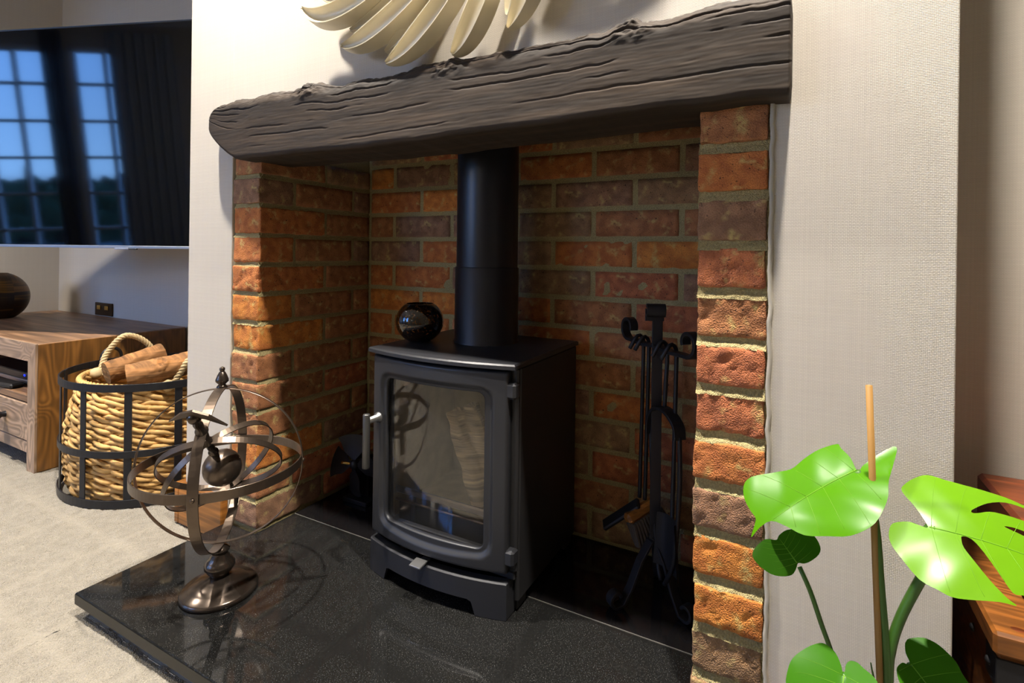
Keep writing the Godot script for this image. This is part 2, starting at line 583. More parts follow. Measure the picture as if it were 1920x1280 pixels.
func room() -> void:
	var T := 2.4
	# breast: two flanks, the wall over the beam, and its returns, one piece of masonry
	struct("wall_chimney", joined([
		[Vector3(-0.302, 0, -0.44), Vector3(-0.112, T, 0.0)],
		[Vector3(1.158, 0, -0.44), Vector3(1.375, T, 0.0)],
		[Vector3(-0.112, 1.06, -0.10), Vector3(1.158, T, 0.0)]], 0.0015), M.wall, "pale woven wallpaper on the chimney breast")
	# ragged plaster edge beside the right brick pier
	var nz := noise(9.0, 5, 2)
	var st := begin()
	grid(st, 4, 90, func(u: float, v: float) -> Vector3:
		var a := PI * (u - 0.15)
		var y := 0.03 + v * 0.97
		return Vector3(1.1585 + 0.0035 * cos(a) + 0.0022 * nz.get_noise_1d(y * 3.0), y, 0.0015 + 0.004 * sin(a) + 0.0012 * nz.get_noise_1d(y * 5.0 + 8.0)), true)
	struct("trim_1", done(st), M.plaster_edge, "ragged plaster edge along the right brick pier")
	wall_box("wall_back_left", Vector3(-2.3, 0, -0.54), Vector3(-0.30, T, -0.44), M.wall, "wallpapered back of the left alcove")
	wall_box("wall_left", Vector3(-2.3, 0, -0.44), Vector3(-2.2, T, 0.45), M.wall, "wallpapered left side of the left alcove")
	wall_box("wall_back_right", Vector3(1.375, 0, -0.54), Vector3(3.3, T, -0.44), M.wall, "wallpapered back of the right alcove")
	wall_box("wall_right", Vector3(3.2, 0, -0.44), Vector3(3.3, T, 3.7), M.wall, "right wall of the room")
	wall_box("wall_far_left", Vector3(-4.5, 0, 0.35), Vector3(-4.4, T, 3.7), M.wall, "left wall of the room")
	wall_box("wall_nib", Vector3(-4.5, 0, 0.35), Vector3(-2.2, T, 0.45), M.wall, "wall beside the left alcove")
	# wall opposite with two glazed openings
	struct("wall_front", joined([
		[Vector3(-4.5, 0, 3.6), Vector3(-3.85, T, 3.7)], [Vector3(-3.05, 0, 3.6), Vector3(-2.88, T, 3.7)], [Vector3(-2.0, 0, 3.6), Vector3(-1.75, T, 3.7)], [Vector3(-0.95, 0, 3.6), Vector3(3.3, T, 3.7)],
		[Vector3(-1.75, 0, 3.6), Vector3(-0.95, 0.8, 3.7)], [Vector3(-1.75, 2.1, 3.6), Vector3(-0.95, T, 3.7)],
		[Vector3(-3.85, 0, 3.6), Vector3(-3.05, 0.2, 3.7)], [Vector3(-3.85, 2.2, 3.6), Vector3(-3.05, T, 3.7)],
		[Vector3(-2.88, 0, 3.6), Vector3(-2.0, 0.2, 3.7)], [Vector3(-2.88, 2.2, 3.6), Vector3(-2.0, T, 3.7)]]), M.wall, "wall with the windows")
	var wn := 0
	for w in [[-3.85, -3.05, 2, 0.2, 2.2], [-2.88, -2.0, 2, 0.2, 2.2], [-1.75, -0.95, 2, 0.8, 2.1]]:
		var x0: float = w[0]
		var x1: float = w[1]
		var n: int = w[2]
		var ya: float = w[3]
		var yb: float = w[4]
		wn += 1
		var fr := begin(false)
		for x in [x0 + 0.025, x1 - 0.025]: bar(fr, Vector3(x - 0.025, ya, 3.61), Vector3(x + 0.025, yb, 3.66))
		for y in [ya + 0.025, yb - 0.025]: bar(fr, Vector3(x0, y - 0.025, 3.61), Vector3(x1, y + 0.025, 3.66))
		var win := struct("window_%d" % wn, done(fr), M.white, "white framed window with small panes")
		for k in n:
			var x: float = lerpf(x0, x1, (k + 1.0) / (n + 1.0))
			put("glazing_bar", box_mesh(Vector3(x - 0.013, ya + 0.05, 3.60), Vector3(x + 0.013, yb - 0.05, 3.65)), M.white, win)
		for k in 5:
			var y: float = lerpf(ya, yb, (k + 1) / 6.0)
			put("glazing_bar", box_mesh(Vector3(x0 + 0.05, y - 0.013, 3.60), Vector3(x1 - 0.05, y + 0.013, 3.65)), M.white, win)
		put("pane", box_mesh(Vector3(x0 + 0.03, ya + 0.02, 3.634), Vector3(x1 - 0.03, yb - 0.02, 3.638), 0.0), M.glass, win)
	struct("ceiling", box_mesh(Vector3(-4.5, T, -0.54), Vector3(3.3, T + 0.1, 3.7), 0.0), M.paint, "white ceiling")
	# carpet: fine tufted relief where it can be seen, plain beyond
	var cn := noise(190.0, 3, 2)
	var cn2 := noise(14.0, 4, 2)
	var fl := begin()
	for field in [[-1.62, -0.09, -0.44, 1.12, 300, 290], [-0.09, 1.42, 0.32, 1.12, 290, 150]]:
		var fx: float = field[0]
		var gx: float = field[1]
		var fz: float = field[2]
		var gz: float = field[3]
		grid(fl, field[4], field[5], func(u: float, v: float) -> Vector3:
			var x := lerpf(fx, gx, u)
			var z := lerpf(gz, fz, v)
			var h := 0.003 * cn.get_noise_2d(x, z) + 0.0025 * cn2.get_noise_2d(x, z)
			if x < -1.6 or z > 1.1: h = 0.0
			return Vector3(x, h, z))
	bar(fl, Vector3(-4.5, -0.1, -0.54), Vector3(3.3, -0.006, 3.7), 0.0)
	bar(fl, Vector3(-0.10, -0.006, -0.54), Vector3(3.3, 0.0, 0.322), 0.0)
	bar(fl, Vector3(1.418, -0.006, 0.322), Vector3(3.3, 0.0, 1.118), 0.0)
	bar(fl, Vector3(-4.5, -0.006, 1.118), Vector3(3.3, 0.0, 3.7), 0.0)
	bar(fl, Vector3(-4.5, -0.006, -0.54), Vector3(-1.618, 0.0, 1.118), 0.0)
	struct("floor", done(fl), M.carpet, "cream carpet")
	# skirting round the foot of the breast
	struct("baseboard_left", joined([[Vector3(-0.322, 0.004, -0.44), Vector3(-0.302, 0.115, 0.02)], [Vector3(-0.302, 0.004, 0.0), Vector3(-0.112, 0.115, 0.02)]], 0.003), M.pine, "varnished wooden skirting left of the hearth")
	struct("baseboard_right", joined([[Vector3(1.166, 0.0, 0.0), Vector3(1.375, 0.115, 0.02)], [Vector3(1.375, 0.0, -0.44), Vector3(1.395, 0.115, 0.02)]], 0.003), M.pine, "varnished wooden skirting right of the hearth")
	# curtains by the windows
	for c in [[-2.97, 0.085, true, "dark curtain hanging between the two windows"], [-2.24, 0.27, false, "pale curtain drawn over the right half of a window"]]:
		var cx: float = c[0]
		var hw: float = c[1]
		var cs := begin()
		grid(cs, 60, 2, func(u: float, v: float) -> Vector3: return Vector3(cx - hw + 2 * hw * u, 0.02 + 2.3 * v, 3.54 + 0.022 * sin(u * hw * 2 * 75.0)), true)
		grid(cs, 60, 2, func(u: float, v: float) -> Vector3: return Vector3(cx - hw + 2 * hw * u, 0.02 + 2.3 * v, 3.543 + 0.022 * sin(u * hw * 2 * 75.0)))
		var o := put("curtain", done(cs), M.curtain_dark if c[2] else M.curtain)
		tag(o, c[3], "curtain")
	# garden outside: paving and a hedge, only seen as a reflection
	wall_box("ground_outside", Vector3(-12, -0.3, 3.75), Vector3(6, -0.1, 12), M.patio, "paving outside the windows")
	var hn := noise(1.6, 9, 4)
	var hs := begin()
	grid(hs, 90, 30, func(u: float, v: float) -> Vector3:
		var a := v * PI
		var p := Vector3(-11 + 7.6 * u, -0.1 + 1.0 * sin(a), 9.0 - 0.7 * cos(a))
		return p + Vector3(0, 0.5, -0.5) * hn.get_noise_3dv(p * 1.5) + Vector3(0, 0.15, 0.15) * hn.get_noise_3dv(p * 7.0), true)
	var hd := put("hedge", done(hs), M.hedge)
	tag(hd, "dark green hedge outside the windows", "hedge")

# ------------------------------------------------------------------ brickwork
func brick(parent: Node, lo: Vector3, hi: Vector3, clay: int, fine: bool, n: FastNoiseLite, seed: float) -> void:
	var h := (hi - lo) * 0.5
	var mesh := worn_block(h, 0.0035, 0.0024 if fine else 0.0014, 0.0062 if fine else 0.018, seed, n)
	put("brick", mesh, M.bricks[clay], parent, (lo + hi) * 0.5)

# bed of mortar in a joint: struck back under the upper brick, nearly flush on the lower one
func bed(parent: Node, a: Vector3, b: Vector3, out: Vector3, y0: float, y1: float, n: FastNoiseLite, back: float, seed: float) -> void:
	var st := begin()
	var cells := maxi(4, int(a.distance_to(b) / 0.005))
	grid(st, cells, 6, func(u: float, v: float) -> Vector3:
		var p := a.lerp(b, u)
		var w := 0.0022 * n.get_noise_2d(u * a.distance_to(b) * 60.0 + seed, v * 1.5) + 0.0012 * n.get_noise_2d(u * a.distance_to(b) * 260.0 + seed, v * 9.0)
		var d := lerpf(0.0012, back, smoothstep(0.0, 0.75, v)) + w
		return p + Vector3(0, lerpf(y0 - 0.002, y1 + 0.002, v) + w * 0.4, 0) - out * maxf(d, -0.0016), out.cross(b - a).y > 0)
	put("mortar_joint", done(st), M.mortar, parent)

func niche() -> void:
	var n := noise(1.0, 41, 2)
	rng.seed = 99
	var J := 0.0055           # half a joint
	# back
	var back := struct("wall_niche_back", joined([[Vector3(-0.10, 0.0, -0.47), Vector3(1.155, 1.08, -0.392)]]), M.mortar, "brick back wall of the fireplace opening")
	for c in 14:
		var y := HY + c * PITCH
		var off := 0.1 if c % 2 == 0 else 0.205
		var x := off - 0.2145
		while x < 1.06:
			var a := maxf(x, 0.0) + J
			var b := minf(x + 0.2145, 1.0535) - J
			if b - a > 0.02 and y < 1.04:
				var clay: int = [1, 2, 4, 1, 2, 5, 1, 4, 0][rng.randi() % 9]
				if c == 12 and x < 0.0: clay = 3
				if c == 11 and x > 0.15 and x < 0.3: clay = 3
				if c == 11 and x < 0.1: clay = 0
				if c == 9 and x > 0.8: clay = 3
				if c == 8 and x < 0.0: clay = 0
				if c == 7 and x < 0.3: clay = 3
				if c == 6 and x < 0.3: clay = 0
				if c == 4 and x > 0.7 and x < 0.9: clay = 0
				brick(back, Vector3(a, y + J, -0.43), Vector3(b, minf(y + PITCH, 1.07) - J, -0.3895 + rng.randf_range(-0.001, 0.0015)), clay, false, n, c * 3.1 + x * 7.7)
			x += 0.2145
	# left flank and pier
	var left := struct("wall_niche_left", joined([[Vector3(-0.108, 0.0, -0.40), Vector3(-0.006, 1.06, -0.007)]]), M.mortar, "brick left side and pier of the fireplace opening")
	var cl := [2, 1, 3, 1, 1, 1, 3, 3, 0, 0, 0, 2, 1, 1]
	for c in 13:
		var y := HY + c * PITCH
		var top := minf(y + PITCH - J, 1.008)
		var cuts := [0.0, -0.2145, -0.395] if c % 2 == 0 else [0.0, -0.107, -0.3215, -0.395]
		for k in cuts.size() - 1:
			var fine := k == 0
			var z1: float = cuts[k] - (0.0 if k == 0 else J)
			var z0: float = cuts[k + 1] + J
			var clay: int = cl[c] if k == 0 else [1, 2, 1, 4, 5, 2][rng.randi() % 6]
			var jx := rng.randf_range(-0.0025, 0.0015)
			brick(left, Vector3(-0.104 if fine else -0.05, y + J + rng.randf_range(-0.001, 0.001), z0), Vector3(jx, top + rng.randf_range(-0.001, 0.001), z1 + (rng.randf_range(-0.002, 0.003) if fine else 0.0)), clay, fine, n, 100 + c * 2.7 + k * 13.3)
		if c > 0:
			bed(left, Vector3(-0.106, 0, 0.0), Vector3(-0.001, 0, 0.0), Vector3(0, 0, 1), y - J, y + J, n, 0.0075, c * 9.0)
			bed(left, Vector3(0.0, 0, -0.001), Vector3(0.0, 0, -0.392), Vector3(1, 0, 0), y - J, y + J, n, 0.0055, c * 9.0 + 50.0)
	# right flank and pier
	var right := struct("wall_niche_right", joined([[Vector3(1.061, 0.0, -0.40), Vector3(1.160, 1.06, -0.008)]]), M.mortar, "brick right side and pier of the fireplace opening")
	var cr := [4, 4, 3, 3, 2, 0, 5, 5, 1, 5, 2, 0, 1]
	var K := 0.0075
	for c in 13:
		var y := 0.03 + c * PITCH
		var lo_y := maxf(y + K, 0.02)
		var top := minf(y + PITCH - K, 1.0) if c < 12 else 0.998
		var cuts := [0.0, -0.2145, -0.395] if c % 2 == 0 else [0.0, -0.107, -0.3215, -0.395]
		for k in cuts.size() - 1:
			var fine := k == 0
			var z1: float = cuts[k] - (0.0 if k == 0 else J)
			var z0: float = cuts[k + 1] + J
			var clay: int = cr[c] if fine else [1, 2, 4, 5][rng.randi() % 4]
			brick(right, Vector3(1.0535 + rng.randf_range(-0.002, 0.003), lo_y + rng.randf_range(-0.0015, 0.0015), z0), Vector3(1.1535 + rng.randf_range(-0.002, 0.0015) if fine else 1.10, top + rng.randf_range(-0.0015, 0.0015), z1 + (rng.randf_range(-0.003, 0.002) if fine else 0.0)), clay, fine, n, 300 + c * 5.9 + k * 17.7)
		if c > 0: bed(right, Vector3(1.0545, 0, 0.0), Vector3(1.1545, 0, 0.0), Vector3(0, 0, 1), y - K, y + K, n, 0.0095, c * 11.0 + 200.0)
	wall_box("trim_2", Vector3(-0.004, 1.062, -0.392), Vector3(1.06, 1.075, -0.10), M.soot, "dark closing plate above the stove pipe")

# ------------------------------------------------------------------ beam
func beam() -> void:
	var n := noise(1.0, 61, 4)
	var st := begin()
	var X0 := -0.150
	var X1 := 1.181
	var zf := 0.054
	var NX := 480
	var NA := 230
	var LINES := [0.16, 0.30, 0.45, 0.58, 0.70, 0.80, 0.88, 0.95]
	var BIAS := [-0.2, 0.4, 0.0, 0.6, 0.3, 0.9, 1.0, 0.8]
	var DEEP := [0.0016, 0.002, 0.0014, 0.0026, 0.002, 0.0045, 0.006, 0.0035]
	var crack := func(x: float, s: float, k: float, w: float) -> float:
		var c := s + 0.06 * n.get_noise_2d(x * 1.3, k * 31.0) + 0.006 * n.get_noise_2d(x * 20.0, k * 17.0)
		return c
	var f := func(u: float, v: float) -> Vector3:
		var x := lerpf(X0, X1, u)
		var e := x - X0
		# outline at this station
		var bot := 0.984 - 0.004 * sin(x * 4.0) + 0.004 * n.get_noise_1d(x * 5.0)
		var top := 1.136 - 0.008 * smoothstep(0.0, 0.4, x) + 0.010 * smoothstep(0.6, 1.15, x) + 0.010 * n.get_noise_1d(x * 7.0 + 40.0) + 0.007 * exp(-pow((x - 0.62) / 0.05, 2.0)) + 0.008 * exp(-pow((x - 0.22) / 0.06, 2.0))
		top -= 0.012 * exp(-e / 0.03)
		if e < 0.13: bot += 0.085 * pow(1.0 - e / 0.13, 1.5)
		var front := zf + 0.006 * n.get_noise_1d(x * 3.0 + 90.0)
		front -= 0.012 * exp(-e / 0.010)
		var back := -0.098
		# rounded rectangle, perimeter parameter v: back-bottom, front-bottom, front-top, back-top
		var h := top - bot
		var d := front - back
		var per := 2.0 * (h + d)
		var s: float
		if v < 0.12: s = (d - 0.03) * v / 0.12
		elif v < 0.86: s = d - 0.03 + (h + 0.09) * (v - 0.12) / 0.74
		else: s = lerpf(d + h + 0.06, per, (v - 0.86) / 0.14)
		var y: float
		var z: float
		if s < d: y = bot; z = back + s
		elif s < d + h: y = bot + (s - d); z = front
		elif s < 2 * d + h: y = top; z = front - (s - d - h)
		else: y = top - (s - 2 * d - h); z = back
		# soften the arrises
		var rb := 0.010
		var rt := 0.032
		var cy := clampf(y, bot + rb, top - rt)
		var r := rt if y > cy else rb
		var cz := minf(z, front - r)
		var o := Vector2(z - cz, y - cy)
		if z > front - r and (y > top - rt or y < bot + rb) and o.length() > 1e-6:
			var q := o.normalized() * r
			z = cz + q.x
			y = cy + q.y
		var nn := Vector2(z - (front - 0.03), y - (bot + top) * 0.5)
		nn = Vector2(maxf(nn.x, 0.0) * 2.0, nn.y * 0.6).normalized()
		var q3 := Vector3(x, y, z)
		# adze marks, grain, shakes
		var g := 0.0016 * n.get_noise_3d(x * 5.0, y * 7.0, z * 7.0) + 0.00035 * n.get_noise_3d(x * 9.0, y * 190.0, z * 190.0)
		var t := (y - bot) / h
		for k in 8:
			var line: float = crack.call(x, LINES[k], float(k), 0.0)
			var on := clampf(n.get_noise_2d(x * 2.4 + k * 50.0, k * 9.0) * 5.0 + BIAS[k], 0.0, 1.0)
			var w := 0.009 + 0.007 * on
			var dd := absf(t - line)
			if dd < w: g -= on * DEEP[k] * (1.0 - dd / w)
		# gnarled knots on the upper arris
		for kn in [0.22, 0.60, 0.955]:
			var dk := Vector2(x - kn, (y - top + 0.012) * 1.6).length()
			if dk < 0.05: g += (0.05 - dk) * 0.20 * n.get_noise_3d(x * 36.0, y * 60.0, z * 60.0) + (0.05 - dk) * 0.07
		if t > 0.72: g += 0.003 * (t - 0.75) * 4.0 * n.get_noise_3d(x * 30.0, y * 60.0, z * 30.0)
		if z > -0.09: q3 += Vector3(0, nn.y, nn.x) * g
		return q3
	grid(st, NX, NA, f)
	# the sawn ends
	for side in [0.0, 1.0]:
		var u: float = side
		var c := Vector3(X0 - 0.012 if u == 0.0 else X1 + 0.003, 1.055, -0.02)
		for j in NA:
			var a: Vector3 = f.call(u, float(j) / NA)
			var b: Vector3 = f.call(u, float(j + 1) / NA)
			var a2 := a.lerp(c, 0.35) + Vector3(-0.009 if u == 0.0 else 0.002, 0, 0)
			var b2 := b.lerp(c, 0.35) + Vector3(-0.009 if u == 0.0 else 0.002, 0, 0)
			if u == 0.0:
				quad(st, a, b, b2, a2)
				tri(st, a2, b2, c)
			else:
				quad(st, b, a, a2, b2)
				tri(st, b2, a2, c)
	var o := put("mantel_beam", done(st), M.beam)
	tag(o, "old dark brown timber mantel beam with cracks across the brick fireplace", "beam")

# ------------------------------------------------------------------ hearth
func plate(st: SurfaceTool, poly: PackedVector2Array, y0: float, y1: float, bevel: float) -> void:
	var inner := Geometry2D.offset_polygon(poly, -bevel, Geometry2D.JOIN_MITER)[0]
	if Geometry2D.is_polygon_clockwise(inner): inner.reverse()
	var idx := Geometry2D.triangulate_polygon(inner)
	for k in range(0, idx.size(), 3):
		var a := inner[idx[k]]
		var b := inner[idx[k + 1]]
		var c := inner[idx[k + 2]]
		var cw := (b - a).cross(c - a) > 0
		var A := Vector3(a.x, y1, a.y)
		var B := Vector3(b.x, y1, b.y)
		var C := Vector3(c.x, y1, c.y)
		if cw: tri(st, A, C, B)
		else: tri(st, A, B, C)
	var n := inner.size()
	for k in n:
		var a := inner[k]
		var b := inner[(k + 1) % n]
		var p := nearest(poly, a)
		var q := nearest(poly, b)
		flip_quad(st, Vector3(a.x, y1, a.y), Vector3(b.x, y1, b.y), Vector3(q.x, y1 - bevel, q.y), Vector3(p.x, y1 - bevel, p.y), true)
		flip_quad(st, Vector3(p.x, y1 - bevel, p.y), Vector3(q.x, y1 - bevel, q.y), Vector3(q.x, y0, q.y), Vector3(p.x, y0, p.y), true)

func nearest(poly: PackedVector2Array, a: Vector2) -> Vector2:
	var best := poly[0]
	for p in poly:
		if p.distance_to(a) < best.distance_to(a): best = p
	return best

func hearth() -> void:
	var o := thing("hearth", "polished black granite hearth slab on the cream carpet under the stove", "hearth")
	var st := begin(false)
	plate(st, PackedVector2Array([Vector2(-0.110, 0.334), Vector2(1.164, 0.334), Vector2(1.164, 0.005), Vector2(1.050, 0.005), Vector2(1.050, -0.1132), Vector2(0.003, -0.1132), Vector2(0.003, 0.005), Vector2(-0.110, 0.005)]), 0.026, HY, 0.0015)
	put("front_slab", done(st), M.granite, o)
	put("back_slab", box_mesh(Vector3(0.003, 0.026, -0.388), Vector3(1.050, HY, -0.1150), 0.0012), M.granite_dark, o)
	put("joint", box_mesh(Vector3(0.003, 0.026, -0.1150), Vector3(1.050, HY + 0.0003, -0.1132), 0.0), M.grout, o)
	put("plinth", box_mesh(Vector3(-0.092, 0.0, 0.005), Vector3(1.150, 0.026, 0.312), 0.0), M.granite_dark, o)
	put("edge_band", box_mesh(Vector3(-0.1105, 0.0275, 0.3335), Vector3(1.1645, HY - 0.0025, 0.3352), 0.0), M.granite_edge, o).set_meta("label", "matt brown front edge")

# ------------------------------------------------------------------ stove
const SX := 0.533
func bulge(x: float) -> float:
	var t := (x - SX) / 0.172
	return -0.026 + 0.027 * (1.0 - t * t)

func stove() -> void:
	var o := thing("wood_stove", "charcoal steel wood burning stove with a glazed door on the hearth", "stove")
	# body
	var st := begin(false)
	bar(st, Vector3(SX - 0.184, HY + 0.022, -0.355), Vector3(SX - 0.172, 0.537, -0.055), 0.004)
	bar(st, Vector3(SX + 0.172, HY + 0.022, -0.355), Vector3(SX + 0.184, 0.537, -0.055), 0.004)
	bar(st, Vector3(SX - 0.18, HY + 0.022, -0.355), Vector3(SX + 0.18, 0.537, -0.343), 0.003)
	bar(st, Vector3(SX - 0.18, 0.52, -0.355), Vector3(SX + 0.18, 0.537, -0.045), 0.002)
	bar(st, Vector3(SX - 0.18, 0.12, -0.355), Vector3(SX + 0.18, 0.136, -0.045), 0.002)
	bar(st, Vector3(SX - 0.184, 0.136, -0.056), Vector3(SX - 0.135, 0.537, -0.043), 0.002)
	bar(st, Vector3(SX + 0.135, 0.136, -0.056), Vector3(SX + 0.184, 0.537, -0.043), 0.004)
	bar(st, Vector3(SX - 0.17, 0.500, -0.056), Vector3(SX + 0.17, 0.537, -0.043), 0.002)
	bar(st, Vector3(SX - 0.17, 0.136, -0.056), Vector3(SX + 0.17, 0.166, -0.043), 0.002)
	for s in [-1.0, 1.0]:
		for z in [-0.33, -0.085]:
			bar(st, Vector3(SX + s * 0.165 - 0.012, HY, z - 0.02), Vector3(SX + s * 0.165 + 0.012, HY + 0.08, z + 0.02), 0.002)
	put("body", done(st), M.stove_body, o)
	# top plate with a bowed front edge
	var poly := PackedVector2Array()
	for k in 17:
		var x: float = lerpf(SX + 0.187, SX - 0.187, k / 16.0)
		poly.append(Vector2(x, -0.024 + 0.028 * (1.0 - pow((x - SX) / 0.187, 2.0))))
	poly.append(Vector2(SX - 0.187, -0.358))
	poly.append(Vector2(SX + 0.187, -0.358))
	st = begin(false)
	plate(st, poly, 0.537, 0.547, 0.003)
	put("top_plate", done(st), M.stove, o)
	# door: bowed panel with a dished, rounded opening
	var door := put("door", door_mesh(), M.stove, o)
	var gl := begin()
	grid(gl, 24, 1, func(u: float, v: float) -> Vector3: 
		var x: float = lerpf(SX - 0.128, SX + 0.122, u)
		return Vector3(x, lerpf(0.175, 0.495, v), bulge(x) - 0.016))
	grid(gl, 24, 1, func(u: float, v: float) -> Vector3: 
		var x: float = lerpf(SX - 0.128, SX + 0.122, u)
		return Vector3(x, lerpf(0.175, 0.495, v), bulge(x) - 0.020), true)
	put("window_glass", done(gl), M.glass, door)
	# handle: bar on a stub
	var hx := SX - 0.150
	st = begin()
	lathe(st, [Vector2(0.011, 0), Vector2(0.011, 0.004), Vector2(0.0075, 0.007), Vector2(0.0065, 0.034), Vector2(0, 0.034)], 20, Transform3D(Basis(Vector3.RIGHT, PI / 2), Vector3(hx, 0.396, bulge(hx))))
	put("handle_stub", done(st), M.steel, door)
	put("handle", lathe_mesh([Vector2(0, 0.296), Vector2(0.0072, 0.296), Vector2(0.0078, 0.298), Vector2(0.0078, 0.410), Vector2(0.007, 0.412), Vector2(0, 0.412)], 20, Transform3D(Basis(), Vector3(hx, 0, bulge(hx) + 0.038))), M.dark_steel, door).set_meta("label", "grey steel bar handle")
	for y in [0.170, 0.494]:
		st = begin(false)
		bar(st, Vector3(SX + 0.160, y - 0.016, -0.052), Vector3(SX + 0.186, y + 0.016, -0.026), 0.005)
		bar(st, Vector3(SX + 0.150, y - 0.019, -0.060), Vector3(SX + 0.160, y + 0.019, -0.030), 0.001)
		put("hinge", done(st), M.stove, door)
	# plinth panel with the air slot cut out below
	var pl := begin(false)
	var cols := 40
	for k in cols:
		var x0 := lerpf(SX - 0.175, SX + 0.173, float(k) / cols)
		var x1 := lerpf(SX - 0.175, SX + 0.173, float(k + 1) / cols)
		var foot := func(x: float) -> float:
			var d := minf(x - (SX - 0.121), (SX + 0.108) - x)
			if d <= 0.0: return HY + 0.001
			return HY + 0.030 - 0.006 * clampf(1.0 - d / 0.012, 0, 1)
		var b0: float = foot.call(x0 + 0.0001)
		var b1: float = foot.call(x1 - 0.0001)
		var zA := bulge(x0) + 0.001
		var zB := bulge(x1) + 0.001
		quad(pl, Vector3(x0, b0, zA), Vector3(x1, b1, zB), Vector3(x1, 0.1195, zB), Vector3(x0, 0.1195, zA))
		quad(pl, Vector3(x0, 0.1195, zA), Vector3(x1, 0.1195, zB), Vector3(x1, 0.122, zB - 0.003), Vector3(x0, 0.122, zA - 0.003))
		quad(pl, Vector3(x0, 0.122, zA - 0.003), Vector3(x1, 0.122, zB - 0.003), Vector3(x1, 0.122, zB - 0.02), Vector3(x0, 0.122, zA - 0.02))
		quad(pl, Vector3(x1, b1, zB - 0.008), Vector3(x0, b0, zA - 0.008), Vector3(x0, 0.122, zA - 0.02), Vector3(x1, 0.122, zB - 0.02))
		quad(pl, Vector3(x0, b0, zA - 0.008), Vector3(x1, b1, zB - 0.008), Vector3(x1, b1, zB), Vector3(x0, b0, zA))
		if absf(b0 - foot.call(x0 - 0.0001)) > 0.01:
			quad(pl, Vector3(x0, HY, zA), Vector3(x0, HY + 0.03, zA), Vector3(x0, HY + 0.03, zA - 0.008), Vector3(x0, HY, zA - 0.008))
	for s in [-1.0, 1.0]:
		bar(pl, Vector3(SX + s * 0.172 - 0.003, HY + 0.001, -0.075), Vector3(SX + s * 0.172 + 0.0015, 0.1215, -0.026), 0.001)
	put("plinth", done(pl), M.stove, o)
	# air lever
	st = begin(false)
	block(st, Transform3D(Basis(Vector3.RIGHT, 0.12), Vector3(SX - 0.012, 0.1275, bulge(SX) + 0.010)), Vector3(0.014, 0.0022, 0.013), 0.001)
	bar(st, Vector3(SX - 0.022, 0.1225, bulge(SX) - 0.02), Vector3(SX - 0.002, 0.126, bulge(SX) + 0.004), 0.001)
	put("air_lever", done(st), M.steel, o).set_meta("label", "small bright steel lever")
	# firebox lining, log guard
	st = begin(false)
	bar(st, Vector3(SX - 0.165, 0.15, -0.338), Vector3(SX + 0.165, 0.50, -0.318), 0.003)
	put("fire_brick", done(st), M.vermiculite, o)
	for s in [-1.0, 1.0]:
		put("fire_brick", box_mesh(Vector3(SX + s * 0.160 - 0.010, 0.15, -0.317), Vector3(SX + s * 0.160 + 0.010, 0.50, -0.075), 0.003), M.vermiculite, o)
	put("fire_brick", box_mesh(Vector3(SX - 0.148, 0.137, -0.317), Vector3(SX + 0.148, 0.178, -0.10), 0.003), M.vermiculite, o)
	put("baffle", box_mesh(Vector3(SX - 0.148, 0.455, -0.317), Vector3(SX + 0.148, 0.467, -0.12), 0.003), M.vermiculite, o)
	put("ash_lip", box_mesh(Vector3(SX - 0.148, 0.137, -0.099), Vector3(SX + 0.148, 0.186, -0.089), 0.002), M.soot, o)
	st = begin(false)
	bar(st, Vector3(SX - 0.150, 0.207, -0.088), Vector3(SX + 0.150, 0.222, -0.078), 0.003)
	bar(st, Vector3(SX - 0.150, 0.190, -0.082), Vector3(SX + 0.150, 0.196, -0.076), 0.002)
	for k in 3: bar(st, Vector3(SX - 0.1 + 0.1 * k - 0.004, 0.137, -0.087), Vector3(SX - 0.1 + 0.1 * k + 0.004, 0.21, -0.079), 0.001)
	put("log_guard", done(st), M.bronze, o)
	# log leaning in the fire box
	var lg := begin()
	var nn := noise(1.0, 71, 3)
	grid(lg, 28, 22, func(u: float, v: float) -> Vector3:
		var a := TAU * u
		var r := 0.033 * (1.0 + 0.34 * cos(3 * a + 0.5)) + 0.010 * nn.get_noise_2d(cos(a) * 2.0 + sin(a) * 3.0, v * 1.2) + 0.006 * nn.get_noise_2d(a * 6.0, v * 3.0)
		return Vector3(r * cos(a), lerpf(-0.12, 0.12, v) + 0.006 * nn.get_noise_1d(a * 2.0), r * sin(a)), true)
	for e in [-1.0, 1.0]:
		for k in 28:
			var a := TAU * k / 28
			var b := TAU * (k + 1) / 28
			var p := func(t: float) -> Vector3:
				var r: float = 0.033 * (1.0 + 0.34 * cos(3 * t + 0.5)) + 0.006 * nn.get_noise_2d(t * 6.0, (e + 1) * 1.5) + 0.010 * nn.get_noise_2d(cos(t) * 2.0 + sin(t) * 3.0, (e + 1) * 0.6)
				return Vector3(r * cos(t), e * 0.12 + 0.006 * nn.get_noise_1d(t * 2.0), r * sin(t))
			if e > 0: tri(lg, Vector3(0, 0.12, 0), p.call(b), p.call(a))
			else: tri(lg, Vector3(0, -0.12, 0), p.call(a), p.call(b))
	var fl := put("split_log", done(lg), M.split_log, self, Vector3(0.533, 0.278, -0.190), Basis(Vector3(0, 0, 1), 0.50) * Basis(Vector3(1, 0, 0), -0.18))
	tag(fl, "pale split log leaning inside the stove behind the glass", "log")
	# flue pipe
	var p := thing("flue_pipe", "black metal flue pipe rising from the stove top into the chimney", "pipe", Vector3(0.528, 0, -0.235))
	put("lower_section", lathe_mesh([Vector2(0.080, 0.5475), Vector2(0.080, 0.549), Vector2(0.0775, 0.552), Vector2(0.0775, 0.726), Vector2(0.0765, 0.7275), Vector2(0.0740, 0.7275)], 64), M.flue, p)
	put("upper_section", lathe_mesh([Vector2(0.0745, 0.70), Vector2(0.0745, 1.062)], 64), M.flue, p)

